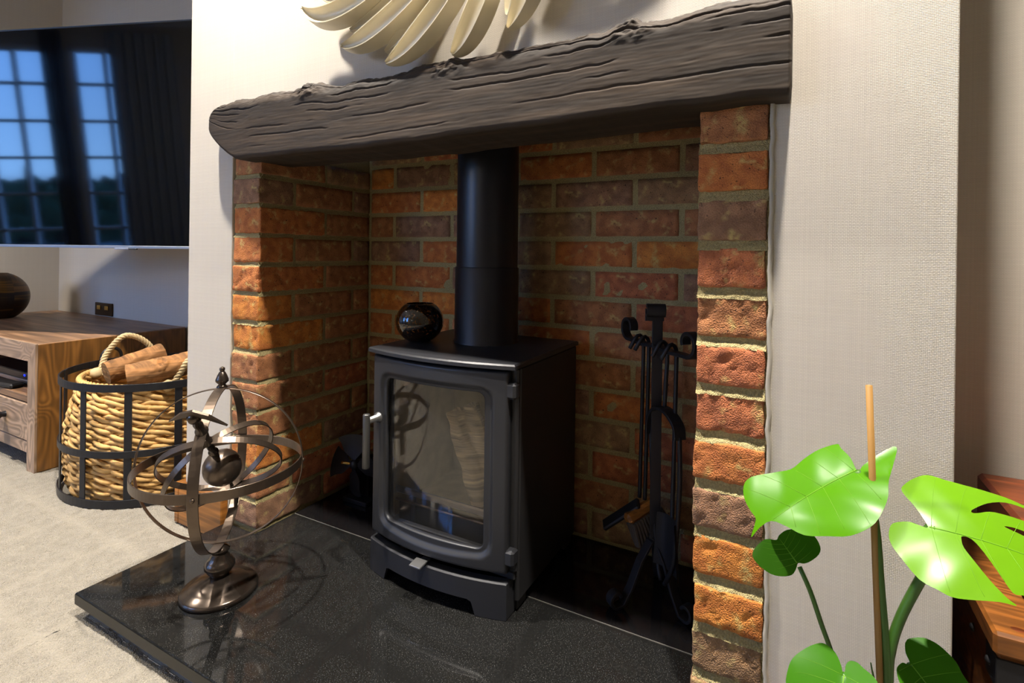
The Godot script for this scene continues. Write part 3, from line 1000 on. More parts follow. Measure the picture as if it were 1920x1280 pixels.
func door_mesh() -> ArrayMesh:
	var st := begin()
	var x0 := SX - 0.173
	var x1 := SX + 0.171
	var y0 := 0.139
	var y1 := 0.531
	# signed distance to the rounded opening
	var rim := func(x: float, y: float) -> float:
		var cx := SX - 0.003
		var cy := 0.332
		var low := 0.0 # lower edge bows down a little
		var hx := 0.126
		var hy := 0.155
		var r := 0.016
		var q := Vector2(absf(x - cx) - hx + r, absf(y - cy - low) - hy + r)
		return Vector2(maxf(q.x, 0), maxf(q.y, 0)).length() + minf(maxf(q.x, q.y), 0.0) - r
	var outer := func(x: float, y: float) -> float:
		var cx := SX - 0.001
		var bow := 0.010 * (1.0 - pow((x - cx) / 0.15, 2.0)) if y < 0.332 else -0.002
		var cy := 0.332
		var hx := 0.147
		var hy := 0.172 + bow - (0.004 if y < 0.332 else 0.0)
		var r := 0.034
		var q := Vector2(absf(x - cx) - hx + r, absf(y - cy) - hy + r)
		return Vector2(maxf(q.x, 0), maxf(q.y, 0)).length() + minf(maxf(q.x, q.y), 0.0) - r
	var pos := func(x: float, y: float) -> Vector3:
		var z := bulge(x)
		var d: float = outer.call(x, y)
		var e: float = rim.call(x, y)
		# raised lip falling to a flat, dished reveal
		if d < 0.0:
			var k := clampf(-d / 0.012, 0, 1)
			z -= 0.007 * k * k * (3 - 2 * k)
		var edge := minf(minf(x - x0, x1 - x), minf(y - y0, y1 - y))
		if edge < 0.005: z -= 0.005 * (1.0 - sqrt(maxf(0.0, 1.0 - pow(1.0 - edge / 0.005, 2.0))))
		return Vector3(x, y, z)
	# ring-shaped grid from the opening outwards
	var NA := 200
	var NR := 26
	var inner: Array = []
	var out: Array = []
	for k in NA:
		var a := TAU * k / NA
		var dir := Vector2(cos(a), sin(a))
		dir = Vector2(dir.x * 0.80, dir.y).normalized()
		var c := Vector2(SX - 0.003, 0.332)
		var lo := 0.0
		var hi := 0.4
		for it in 24:
			var mid := (lo + hi) * 0.5
			var q := c + dir * mid
			if rim.call(q.x, q.y) < 0.0: lo = mid
			else: hi = mid
		inner.append(c + dir * lo)
		var tx := ((x1 if dir.x > 0 else x0) - c.x) / dir.x if absf(dir.x) > 1e-6 else 9.0
		var ty := ((y1 if dir.y > 0 else y0) - c.y) / dir.y if absf(dir.y) > 1e-6 else 9.0
		out.append(c + dir * minf(tx, ty))
	# make sure the four corners are met
	for corner in [Vector2(x0, y0), Vector2(x1, y0), Vector2(x1, y1), Vector2(x0, y1)]:
		var best := 0
		for k in NA:
			if out[k].distance_to(corner) < out[best].distance_to(corner): best = k
		out[best] = corner
	for j in NR:
		for k in NA:
			var l := (k + 1) % NA
			var a: Vector3 = pos.call(inner[k].lerp(out[k], float(j) / NR).x, inner[k].lerp(out[k], float(j) / NR).y)
			var b: Vector3 = pos.call(inner[k].lerp(out[k], float(j + 1) / NR).x, inner[k].lerp(out[k], float(j + 1) / NR).y)
			var c: Vector3 = pos.call(inner[l].lerp(out[l], float(j + 1) / NR).x, inner[l].lerp(out[l], float(j + 1) / NR).y)
			var d: Vector3 = pos.call(inner[l].lerp(out[l], float(j) / NR).x, inner[l].lerp(out[l], float(j) / NR).y)
			quad(st, a, b, c, d)
	for k in NA:
		var l := (k + 1) % NA
		var a: Vector3 = pos.call(inner[k].x, inner[k].y)
		var b: Vector3 = pos.call(inner[l].x, inner[l].y)
		quad(st, a, b, b - Vector3(0, 0, 0.012), a - Vector3(0, 0, 0.012))
		var p: Vector3 = pos.call(out[k].x, out[k].y)
		var q: Vector3 = pos.call(out[l].x, out[l].y)
		quad(st, p, Vector3(p.x, p.y, -0.042), Vector3(q.x, q.y, -0.042), q)
		quad(st, a - Vector3(0, 0, 0.012), b - Vector3(0, 0, 0.012), Vector3(q.x, q.y, -0.042), Vector3(p.x, p.y, -0.042))
	return done(st)

func stove_bowl() -> void:
	var r := 0.057
	var prof: Array = [Vector2(0.0, 0.0)]
	for k in 20:
		var a: float = lerpf(-1.15, 0.92, k / 19.0)
		prof.append(Vector2(r * cos(a), r * 0.92 * (sin(a) + sin(1.15))))
	var topv: Vector2 = prof[prof.size() - 1]
	prof.append(topv + Vector2(-0.002, 0.001))
	for k in 14:
		var a: float = lerpf(0.92, -1.1, k / 13.0)
		prof.append(Vector2((r - 0.004) * cos(a), r * 0.92 * (sin(a) + sin(1.15))))
	prof.append(Vector2(0, 0.006))
	var o := put("tealight_bowl", lathe_mesh(prof, 48), M.tortoise, self, Vector3(0.395, 0.5475, -0.145))
	tag(o, "round dark glossy tortoiseshell bowl standing on the stove top beside the flue", "bowl")

# ------------------------------------------------------------------ stove fan
func stove_fan() -> void:
	var o := thing("stove_fan", "black stove fan with broad blades on the hearth left of the stove", "fan", Vector3(0.105, HY, -0.25))
	var st := begin(false)
	bar(st, Vector3(-0.045, 0, -0.045), Vector3(0.045, 0.012, 0.02), 0.002)
	for k in 5: bar(st, Vector3(-0.04 + 0.02 * k - 0.002, 0.012, -0.042), Vector3(-0.04 + 0.02 * k + 0.002, 0.13, -0.012), 0.001)
	bar(st, Vector3(-0.02, 0.012, -0.035), Vector3(0.02, 0.125, -0.012), 0.003)
	put("base", done(st), M.black_iron, o)
	put("hub", lathe_mesh([Vector2(0, -0.012), Vector2(0.014, -0.012), Vector2(0.014, 0.012), Vector2(0.008, 0.018), Vector2(0, 0.018)], 20, Transform3D(Basis(Vector3.RIGHT, PI / 2), Vector3(0, 0.112, 0.012))), M.black_iron, o)
	for k in 4:
		var bl := begin()
		for side in [false, true]:
			var off := 0.0006 if side else -0.0006
			grid(bl, 8, 10, func(u: float, v: float) -> Vector3:
				var r: float = lerpf(0.012, 0.085, u)
				var w: float = 0.62 * sin(clampf(u * 1.15 + 0.22, 0, 1.0) * PI * 0.72)
				var a: float = lerpf(-w, w, v)
				return Vector3(r * cos(a), r * sin(a), (v - 0.5) * 0.034 * u + off), not side)
		put("blade", done(bl), M.black_iron, o, Vector3(0, 0.112, 0.022), Basis(Vector3(0, 0, 1), 0.05 + PI / 2 * k + PI / 2 * 0.5 + 0.8))
	put("shaft", lathe_mesh([Vector2(0, 0), Vector2(0.004, 0), Vector2(0.005, 0.03), Vector2(0.006, 0.034), Vector2(0, 0.036)], 12, Transform3D(Basis(Vector3(0, 0, 1), PI / 2 + 0.1), Vector3(-0.012, 0.112, 0.02))), M.brass, o)

# ------------------------------------------------------------------ armillary sphere
func hoop(o: Node, called: String, r: float, normal: Vector3, w: float, t: float, m: Material, segs := 96) -> void:
	var e1 := normal.cross(Vector3(0.31, 0.17, 0.93)).normalized()
	var e2 := normal.cross(e1)
	var pts: Array = []
	var ups: Array = []
	for k in segs:
		var a := TAU * k / segs
		pts.append((e1 * cos(a) + e2 * sin(a)) * r)
		ups.append(normal)
	var st := begin(false)
	sweep(st, pts, flat_prof(t, w, 0.0005), ups, true)
	put(called, done(st), m, o, Vector3(0, 0.262, 0))

func armillary() -> void:
	var o := thing("armillary_sphere", "bronze armillary sphere ornament on a turned pedestal at the front left of the hearth", "ornament", Vector3(0.14, HY, 0.186))
	put("foot", lathe_mesh([Vector2(0, 0), Vector2(0.072, 0), Vector2(0.0735, 0.004), Vector2(0.0735, 0.008), Vector2(0.070, 0.012), Vector2(0.058, 0.016), Vector2(0.054, 0.019), Vector2(0.046, 0.024), Vector2(0.034, 0.029), Vector2(0.024, 0.032), Vector2(0.018, 0.036), Vector2(0, 0.038)], 56), M.bronze_dark, o)
	put("stem", lathe_mesh([Vector2(0.018, 0.034), Vector2(0.017, 0.038), Vector2(0.024, 0.044), Vector2(0.029, 0.052), Vector2(0.029, 0.058), Vector2(0.024, 0.066), Vector2(0.019, 0.071), Vector2(0.0185, 0.074), Vector2(0.015, 0.079), Vector2(0.0145, 0.082), Vector2(0.018, 0.085), Vector2(0.0185, 0.089), Vector2(0.014, 0.093), Vector2(0.0105, 0.096), Vector2(0.0, 0.099)], 40), M.bronze_dark, o)
	var m := Vector3(cos(deg_to_rad(49)), 0, sin(deg_to_rad(49)))
	var k := Vector3(-m.z, 0, m.x)
	hoop(o, "meridian_hoop", 0.1620, k, 0.0096, 0.0012, M.bronze)
	hoop(o, "horizon_hoop", 0.1570, Vector3.UP, 0.0096, 0.0012, M.bronze)
	hoop(o, "thin_hoop", 0.1600, m, 0.0042, 0.0010, M.bronze)
	var ax := (m * cos(deg_to_rad(43)) + Vector3.UP * sin(deg_to_rad(43))).normalized()
	var na := Vector3(-0.5126, 0.7431, -0.4301)
	na = (na - ax * na.dot(ax)).normalized()
	hoop(o, "inner_hoop", 0.116, na, 0.0065, 0.0011, M.bronze)
	var nb := na.rotated(ax, deg_to_rad(34))
	hoop(o, "inner_hoop", 0.112, nb, 0.0065, 0.0011, M.bronze)
	var C := Vector3(0, 0.262, 0)
	var pr: Array = []
	for i in 25:
		var a := -PI / 2 + PI * i / 24
		pr.append(Vector2(maxf(0.0, 0.0375 * cos(a)), 0.0375 * sin(a)))
	put("ball", lathe_mesh(pr, 40), M.bronze, o, C - ax * 0.012)
	# turned axis, arrow vane at the top and bud at the foot
	var side := ax.cross(k).normalized()
	var B := Basis(side.cross(ax).normalized(), ax, side)
	B = Basis(ax.cross(side).normalized() * -1.0, ax, side) if B.determinant() < 0 else B
	put("axis", lathe_mesh([Vector2(0, -0.176), Vector2(0.006, -0.172), Vector2(0.007, -0.166), Vector2(0.0055, -0.158), Vector2(0.004, -0.12), Vector2(0.004, 0.02), Vector2(0.007, 0.05), Vector2(0.0055, 0.064), Vector2(0.0095, 0.066), Vector2(0.0095, 0.069), Vector2(0.006, 0.071), Vector2(0.0075, 0.098), Vector2(0.005, 0.110), Vector2(0.0105, 0.112), Vector2(0.0105, 0.116), Vector2(0.006, 0.118), Vector2(0.0085, 0.150), Vector2(0.0055, 0.157), Vector2(0.0115, 0.161), Vector2(0.0115, 0.164), Vector2(0.007, 0.168), Vector2(0.0085, 0.192), Vector2(0.0065, 0.206), Vector2(0.0115, 0.212), Vector2(0.0115, 0.221), Vector2(0.005, 0.226), Vector2(0, 0.227)], 24), M.bronze_dark, o, C, B)
	var v := begin(false)
	var P := [Vector3(-0.052, -0.022, 0), Vector3(-0.022, 0.002, 0), Vector3(0.004, 0.012, 0), Vector3(0.030, 0.004, 0), Vector3(0.056, -0.020, 0), Vector3(0.022, -0.006, 0), Vector3(0.0, -0.002, 0), Vector3(-0.020, -0.008, 0)]
	for z in [0.002, -0.002]:
		var f: float = z
		var c := Vector3(0, 0.004, f)
		for i in 8:
			var a: Vector3 = P[i] + Vector3(0, 0, f)
			var b: Vector3 = P[(i + 1) % 8] + Vector3(0, 0, f)
			if f > 0: tri(v, c, b, a)
			else: tri(v, c, a, b)
	for i in 8:
		var a: Vector3 = P[i]
		var b: Vector3 = P[(i + 1) % 8]
		var d := Vector3(0, 0, 0.002)
		quad(v, a - d, a + d, b + d, b - d)
	var cam_right := Vector3(0.88, 0, -0.47)
	var vr := (cam_right - ax * cam_right.dot(ax)).normalized()
	put("arrow_vane", done(v), M.bronze, o, C + ax * 0.226, Basis(vr, ax, vr.cross(ax)).scaled_local(Vector3(0.95, 1.5, 1.0)))
	put("finial", lathe_mesh([Vector2(0.0095, 0), Vector2(0.0105, 0.003), Vector2(0.008, 0.006), Vector2(0.0065, 0.008), Vector2(0.0125, 0.014), Vector2(0.0125, 0.018), Vector2(0.009, 0.027), Vector2(0.006, 0.033), Vector2(0.004, 0.035), Vector2(0.0055, 0.038), Vector2(0.0052, 0.042), Vector2(0, 0.045)], 28), M.bronze_dark, o, C + Vector3(0, 0.161, 0))
	for q in [m * 0.164, -m * 0.164, k * 0.1615, -k * 0.1615]:
		var d: Vector3 = q.normalized()
		put("rivet", lathe_mesh([Vector2(0.0042, 0), Vector2(0.0038, 0.0016), Vector2(0.002, 0.0026), Vector2(0, 0.003)], 12, Transform3D(Basis(Quaternion(Vector3.UP, d)), Vector3.ZERO)), M.bronze, o, C + q)

# ------------------------------------------------------------------ log basket
const BC := Vector3(-0.715, 0.0, -0.125)
func oval(rx: float, rz: float, y: float, segs: int, wob := 0.0, ph := 0.0, waves := 0) -> Array:
	var out: Array = []
	for k in segs:
		var a := TAU * k / segs
		var r := 1.0 + wob * sin(a * waves + ph)
		out.append(Vector3(rx * r * cos(a), y, rz * r * sin(a)))
	return out

func basket() -> void:
	var o := thing("log_basket", "oval wicker log basket in a black iron frame between the cabinet and the fireplace", "basket", BC)
	var RX := 0.272
	var RZ := 0.235
	for r in [[0.352, 0.011, "rim_ring"], [0.158, 0.010, "middle_ring"], [0.014, 0.012, "base_ring"]]:
		var st := begin(false)
		sweep(st, oval(RX, RZ, r[0], 96), flat_prof(0.002, r[1]), Vector3.UP, true)
		put(r[2], done(st), M.black_iron, o)
	for k in 12:
		var a := deg_to_rad(15.0 + 30.0 * k)
		var p := Vector3((RX - 0.003) * cos(a), 0, (RZ - 0.003) * sin(a))
		var nrm := Vector3(cos(a) / RX, 0, sin(a) / RZ).normalized()
		var b := Basis(Vector3.UP.cross(nrm), Vector3.UP, nrm)
		var st := begin(false)
		block(st, Transform3D(b, p + Vector3(0, 0.183, 0)), Vector3(0.010, 0.18, 0.0018), 0.0006)
		put("bar", done(st), M.black_iron, o)
	# wicker liner: twisted pairs going round
	var rows := 18
	for r in rows:
		var t := float(r) / (rows - 1)
		var y := 0.022 + t * 0.305
		var s := 0.86 + 0.12 * sin(PI * (0.15 + 0.72 * t)) - 0.10 * t * t
		var path := oval((RX - 0.012) * s, (RZ - 0.012) * s, y, 150, 0.012, PI * (r % 2), 16)
		for i in path.size():
			path[i].y += 0.003 * sin(i * 0.31 + r * 1.7)
		path.append(path[0])
		var st := begin()
		rope(st, path, 0.0125, 2, 0.115, 6)
		put("wicker_strand", done(st), M.wicker, o)
	# rolled rim of the liner
	var rim := oval((RX - 0.012) * 0.83, (RZ - 0.012) * 0.83, 0.342, 150)
	rim.append(rim[0])
	var rs := begin()
	rope(rs, rim, 0.010, 3, 0.05, 6)
	put("wicker_rim", done(rs), M.wicker, o)
	put("wicker_base", lathe_mesh([Vector2(0, 0.012), Vector2(0.20, 0.012), Vector2(0.21, 0.02), Vector2(0, 0.024)], 40, Transform3D(Basis().scaled(Vector3(1.05, 1, 0.9)), Vector3.ZERO)), M.wicker, o)
	# iron loops and rope handles at the two ends
	for s in [-1.0, 1.0]:
		var e := Vector3(s * RX * 0.97, 0.352, 0)
		var dz := 0.032
		put("iron_loop", tube_mesh(spline([e + Vector3(0, -0.02, -dz), e + Vector3(0, 0.03, -dz * 0.9), e + Vector3(0, 0.05, 0), e + Vector3(0, 0.03, dz * 0.9), e + Vector3(0, -0.02, dz)], 40), 0.0055), M.black_iron, o)
	for h in [[Vector3(-0.14, 0.335, 0.09), Vector3(-0.155, 0.40, 0.065), Vector3(-0.135, 0.458, 0.02), Vector3(-0.12, 0.43, -0.04), Vector3(-0.11, 0.36, -0.08)], [Vector3(0.225, 0.335, 0.06), Vector3(0.235, 0.375, 0.045), Vector3(0.255, 0.42, 0.02), Vector3(0.26, 0.40, -0.04), Vector3(0.225, 0.335, -0.07)]]:
		var st := begin()
		rope(st, spline(h, 110), 0.0095, 3, 0.034, 6)
		put("rope_handle", done(st), M.rope, o)
		var kn := begin()
		var p0: Vector3 = h[0]
		lathe(kn, [Vector2(0, -0.018), Vector2(0.013, -0.014), Vector2(0.018, 0.0), Vector2(0.014, 0.013), Vector2(0, 0.018)], 16, Transform3D(Basis(Vector3(0, 0, 1), 0.7), p0 + Vector3(-0.006, 0.008, 0.008)))
		put("rope_knot", done(kn), M.rope, o)

func round_log(a: Vector3, b: Vector3, r: float, label: String, seed: int) -> void:
	var n := noise(1.0, seed, 3)
	var o := thing("log", label, "log", a, "logs in the wicker basket")
	var d := b - a
	var L := d.length()
	var B := Basis(Quaternion(Vector3.UP, d.normalized()))
	var st := begin()
	var rad := func(t: float, v: float) -> float:
		var rr := r * (1.0 + 0.05 * sin(2 * t + seed) + 0.10 * n.get_noise_3d(cos(t) * 3.0, sin(t) * 3.0, v * 5.0) + 0.05 * n.get_noise_3d(cos(t) * 14.0, sin(t) * 14.0, v * 6.0))
		var kd := Vector2((fposmod(t - 1.2 + PI, TAU) - PI) * r, (v - 0.5) * L).length()
		if seed == 82 and kd < 0.020: rr += 0.004 - (0.010 if kd < 0.010 else 0.0)
		return rr
	grid(st, 44, 50, func(u: float, v: float) -> Vector3:
		var t := TAU * u
		var q: float = rad.call(t, v)
		return Vector3(q * cos(t), v * L, q * sin(t)), true)
	put("bark", done(st), M.bark, o, Vector3.ZERO, B)
	for e in 2:
		var se := begin()
		var y := L * e
		for k in 44:
			for j in 4:
				var f0 := j / 4.0
				var f1 := (j + 1) / 4.0
				var t0 := TAU * k / 44
				var t1 := TAU * (k + 1) / 44
				var p := func(f: float, t: float) -> Vector3:
					var q: float = rad.call(t, float(e)) * f * 0.995
					return Vector3(q * cos(t), y + (0.003 * n.get_noise_2d(f * 9.0, t * 3.0)) * (1.0 - f), q * sin(t))
				if e == 1: quad(se, p.call(f0, t0), p.call(f0, t1), p.call(f1, t1), p.call(f1, t0))
				else: quad(se, p.call(f0, t0), p.call(f1, t0), p.call(f1, t1), p.call(f0, t1))
		put("cut_end", done(se), M.log_end, o, Vector3.ZERO, B)

func logs() -> void:
	round_log(Vector3(-0.748, 0.360, -0.004), Vector3(-0.726, 0.399, -0.164), 0.036, "longer bark covered log at the back of the basket", 81)
	round_log(Vector3(-0.567, 0.377, 0.023), Vector3(-0.487, 0.405, -0.133), 0.037, "bark covered log with a dark knot at the front of the basket", 82)

# ------------------------------------------------------------------ fireside tools
func strap(o: Node, called: String, pts: Array, w: float, t: float, up: Vector3, m: Material) -> MeshInstance3D:
	var st := begin(false)
	sweep(st, pts, flat_prof(w, t, 0.0008), up)
	return put(called, done(st), m, o)

func scroll(c: Vector3, dirv: Vector3, r: float, turns: float, start: float, n := 24) -> Array:
	# curl in the plane of dirv and up, ending near c
	var out: Array = []
	for k in n + 1:
		var a := start + turns * TAU * k / n
		var rr: float = r * (1.0 - 0.45 * k / n)
		out.append(c + dirv * (rr * cos(a)) + Vector3.UP * (rr * sin(a)))
	return out

func tools() -> void:
	var C := Vector3(0.940, HY, -0.238)
	var o := thing("tool_stand", "black wrought iron fireside tool stand with scrolled arms at the right of the hearth", "stand", C)
	var arm := Vector3(0.707, 0, 0.707)
	var across := Vector3(0.707, 0, -0.707)
	var W := Vector3(0.93, 0, -0.37).normalized()
	var V := Vector3(0.37, 0, 0.93).normalized()
	var ps := begin(false)
	sweep(ps, [Vector3(0, 0.11, 0), Vector3(0, 0.3, 0), Vector3(0, 0.55, 0), Vector3(0, 0.598, 0)], flat_prof(0.0032, 0.0105, 0.0008), W)
	put("post", done(ps), M.iron, o)
	# rolled top
	var tp: Array = [Vector3(0, 0.575, 0)]
	tp.append_array(scroll(Vector3(0, 0.600, 0) + V * 0.015, -V, 0.015, -0.9, 0.0))
	ps = begin(false)
	sweep(ps, tp, flat_prof(0.0028, 0.019, 0.0008), W)
	put("top_scroll", done(ps), M.iron, o, -W * 0.006)
	for s in [-1.0, 1.0]:
		var d: Vector3 = arm * s
		var ap: Array = [Vector3(0, 0.523, 0), d * 0.05 + Vector3(0, 0.519, 0), d * 0.09 + Vector3(0, 0.521, 0)]
		ap.append_array(scroll(d * 0.112 + Vector3(0, 0.547, 0), d, 0.026, 0.80, -PI / 2))
		strap(o, "arm", ap, 0.0035, 0.010, across, M.iron)
	for f in [Vector3(-0.062, 0, 0.070), Vector3(0.075, 0, 0.042), Vector3(-0.008, 0, -0.085)]:
		var d: Vector3 = f.normalized()
		var L: float = f.length()
		var fp: Array = [Vector3(0, 0.125, 0), Vector3(0, 0.120, 0) + d * L * 0.12, d * L * 0.38 + Vector3(0, 0.085, 0), d * L * 0.62 + Vector3(0, 0.035, 0), d * L * 0.82 + Vector3(0, 0.006, 0)]
		fp.append_array(scroll(d * L * 0.98 + Vector3(0, 0.020, 0), d, 0.017, 0.72, -PI / 2 - 0.2))
		strap(o, "leg", fp, 0.003, 0.010, d.cross(Vector3.UP), M.iron)
	var y := HY + 0.541
	# poker with a flat blade
	var hookp := func(base: Vector3, len: float) -> Array:
		return spline([base + Vector3(-0.010, -0.016, 0.0) + across * -0.012, base + across * -0.010 + Vector3(0, 0.006, 0), base + Vector3(0, 0.014, 0), base + across * 0.010 + Vector3(0, 0.004, 0), base + across * 0.011 + Vector3(0, -0.03, 0), base + across * 0.009 + Vector3(0, -len * 0.5, 0), base + across * 0.006 + Vector3(0, -len, 0)], 60)
	var P := C + Vector3(0, 0.521, 0)
	var a1 := P - arm * 0.072
	var t1 := thing("poker", "black poker with a flat pointed blade, hanging leftmost on the tool stand", "poker", a1, "fireside tools")
	put("rod", tube_mesh(hookp.call(Vector3.ZERO, 0.345), 0.0042), M.iron, t1)
	var bl := begin(false)
	block(bl, Transform3D(Basis(Vector3(0, 0, 1), -0.85) * Basis(Vector3.UP, 0.6), Vector3(-0.028, -0.378, 0.026)), Vector3(0.0055, 0.052, 0.013), 0.003)
	put("blade", done(bl), M.iron, t1)
	var a2 := P - arm * 0.050
	var t2 := thing("hearth_brush", "hearth brush with a wooden head and dark bristles hanging on the tool stand", "brush", a2, "fireside tools")
	put("rod", tube_mesh(hookp.call(Vector3.ZERO, 0.340), 0.0042), M.iron, t2)
	var hb := Transform3D(Basis(Vector3(0, 0, 1), 0.55) * Basis(Vector3.UP, 0.75), Vector3(0.0, -0.360, 0.006))
	var hd := begin(false)
	block(hd, hb, Vector3(0.040, 0.011, 0.016), 0.006)
	put("head", done(hd), M.pine, t2)
	var br := begin(false)
	for i in 12:
		for j in 5:
			var q := Vector3(-0.036 + 0.0065 * i, -0.011, -0.012 + 0.006 * j)
			block(br, hb * Transform3D(Basis(Vector3(0, 0, 1), (i - 5.5) * 0.035) * Basis(Vector3(1, 0, 0), (j - 2) * 0.10), q + Vector3((i - 5.5) * 0.0006, -0.022, (j - 2) * 0.0012)), Vector3(0.0026, 0.024, 0.0026), 0.0008)
	var bo := put("bristles", done(br), M.bristle, t2)
	bo.set_meta("kind", "stuff")
	# tongs: bow at the top, two long arms
	var a3 := P + arm * 0.020
	var t3 := thing("tongs", "black iron tongs with a wide bowed top hanging from the middle of the tool stand", "tongs", a3, "fireside tools")
	put("hook", tube_mesh(hookp.call(Vector3.ZERO, 0.125), 0.0042), M.iron, t3)
	var bow := spline([arm * -0.040 + Vector3(0, -0.185, 0), arm * -0.036 + Vector3(0, -0.150, 0), arm * -0.012 + Vector3(0, -0.124, 0), arm * 0.024 + Vector3(0, -0.122, 0), arm * 0.056 + Vector3(0, -0.140, 0), arm * 0.062 + Vector3(0, -0.165, 0)], 30)
	strap(t3, "bow", bow, 0.003, 0.013, across, M.iron)
	put("arm", tube_mesh(spline([arm * -0.040 + Vector3(0, -0.18, 0), arm * -0.03 + Vector3(0, -0.30, 0), arm * -0.012 + Vector3(0, -0.42, 0), arm * 0.004 + Vector3(0, -0.47, 0)], 30), 0.0045), M.iron, t3)
	put("arm", tube_mesh(spline([arm * 0.062 + Vector3(0, -0.16, 0), arm * 0.064 + Vector3(0, -0.26, 0), arm * 0.05 + Vector3(0, -0.40, 0), arm * 0.018 + Vector3(0, -0.47, 0)], 30), 0.0045), M.iron, t3)
	# shovel
	var a4 := P + arm * 0.052
	var t4 := thing("shovel", "black fireside shovel hanging at the right end of the tool stand", "shovel", a4, "fireside tools")
	put("rod", tube_mesh(hookp.call(Vector3.ZERO, 0.33), 0.0042), M.iron, t4)
	var sh := begin()
	for side in [false, true]:
		var off := 0.0 if side else 0.0015
		grid(sh, 10, 10, func(u: float, v: float) -> Vector3:
			var w: float = lerpf(0.030, 0.042, v)
			var x: float = lerpf(-w, w, u)
			return arm * x + Vector3(0, -0.33 - 0.11 * v, 0) - across * (0.014 * pow(absf(u - 0.5) * 2.0, 4.0) + off - 0.006), side)
	put("pan", done(sh), M.iron, t4)

# ------------------------------------------------------------------ television corner
func television() -> void:
	var d := Vector3(-0.941, 0, 0.338).normalized()
	var n0 := Vector3(0.338, 0, 0.941).normalized()
	var tilt := deg_to_rad(4.2)
	var n := (n0 * cos(tilt) - Vector3.UP * sin(tilt)).normalized()
	var right := -d
	var up := n.cross(right).normalized()
	# the right edge lies behind the breast seen from the sofa
	var c := Vector3(-0.578, 1.135, -0.164) + d * 0.60
	var o := thing("television", "large black flat screen television on the wall of the left alcove", "television", c)
	o.basis = Basis(right, up, n)
	put("screen", box_mesh(Vector3(-0.672, -0.366, -0.003), Vector3(0.672, 0.370, 0.0), 0.0005), M.screen, o)
	var st := begin(false)
	bar(st, Vector3(-0.676, 0.370, -0.03), Vector3(0.676, 0.3755, 0.002), 0.001)
	for s in [-1.0, 1.0]: bar(st, Vector3(s * 0.674 - 0.002, -0.375, -0.03), Vector3(s * 0.674 + 0.002, 0.375, 0.002), 0.001)
	bar(st, Vector3(-0.6, -0.34, -0.06), Vector3(0.6, 0.34, -0.004), 0.01)
	put("casing", done(st), M.plastic, o)
	put("bottom_trim", box_mesh(Vector3(-0.676, -0.3755, -0.03), Vector3(0.676, -0.366, 0.002), 0.001), M.silver, o)
	put("badge", box_mesh(Vector3(0.292, -0.3795, 0.0), Vector3(0.345, -0.3735, 0.004), 0.001), M.silver, o)
	put("sensor", box_mesh(Vector3(0.345, -0.380, -0.005), Vector3(0.375, -0.3755, 0.003), 0.001), M.plastic, o)
	put("wall_bracket", box_mesh(Vector3(-0.15, -0.15, -0.30), Vector3(0.15, 0.15, -0.06), 0.01), M.plastic, o)

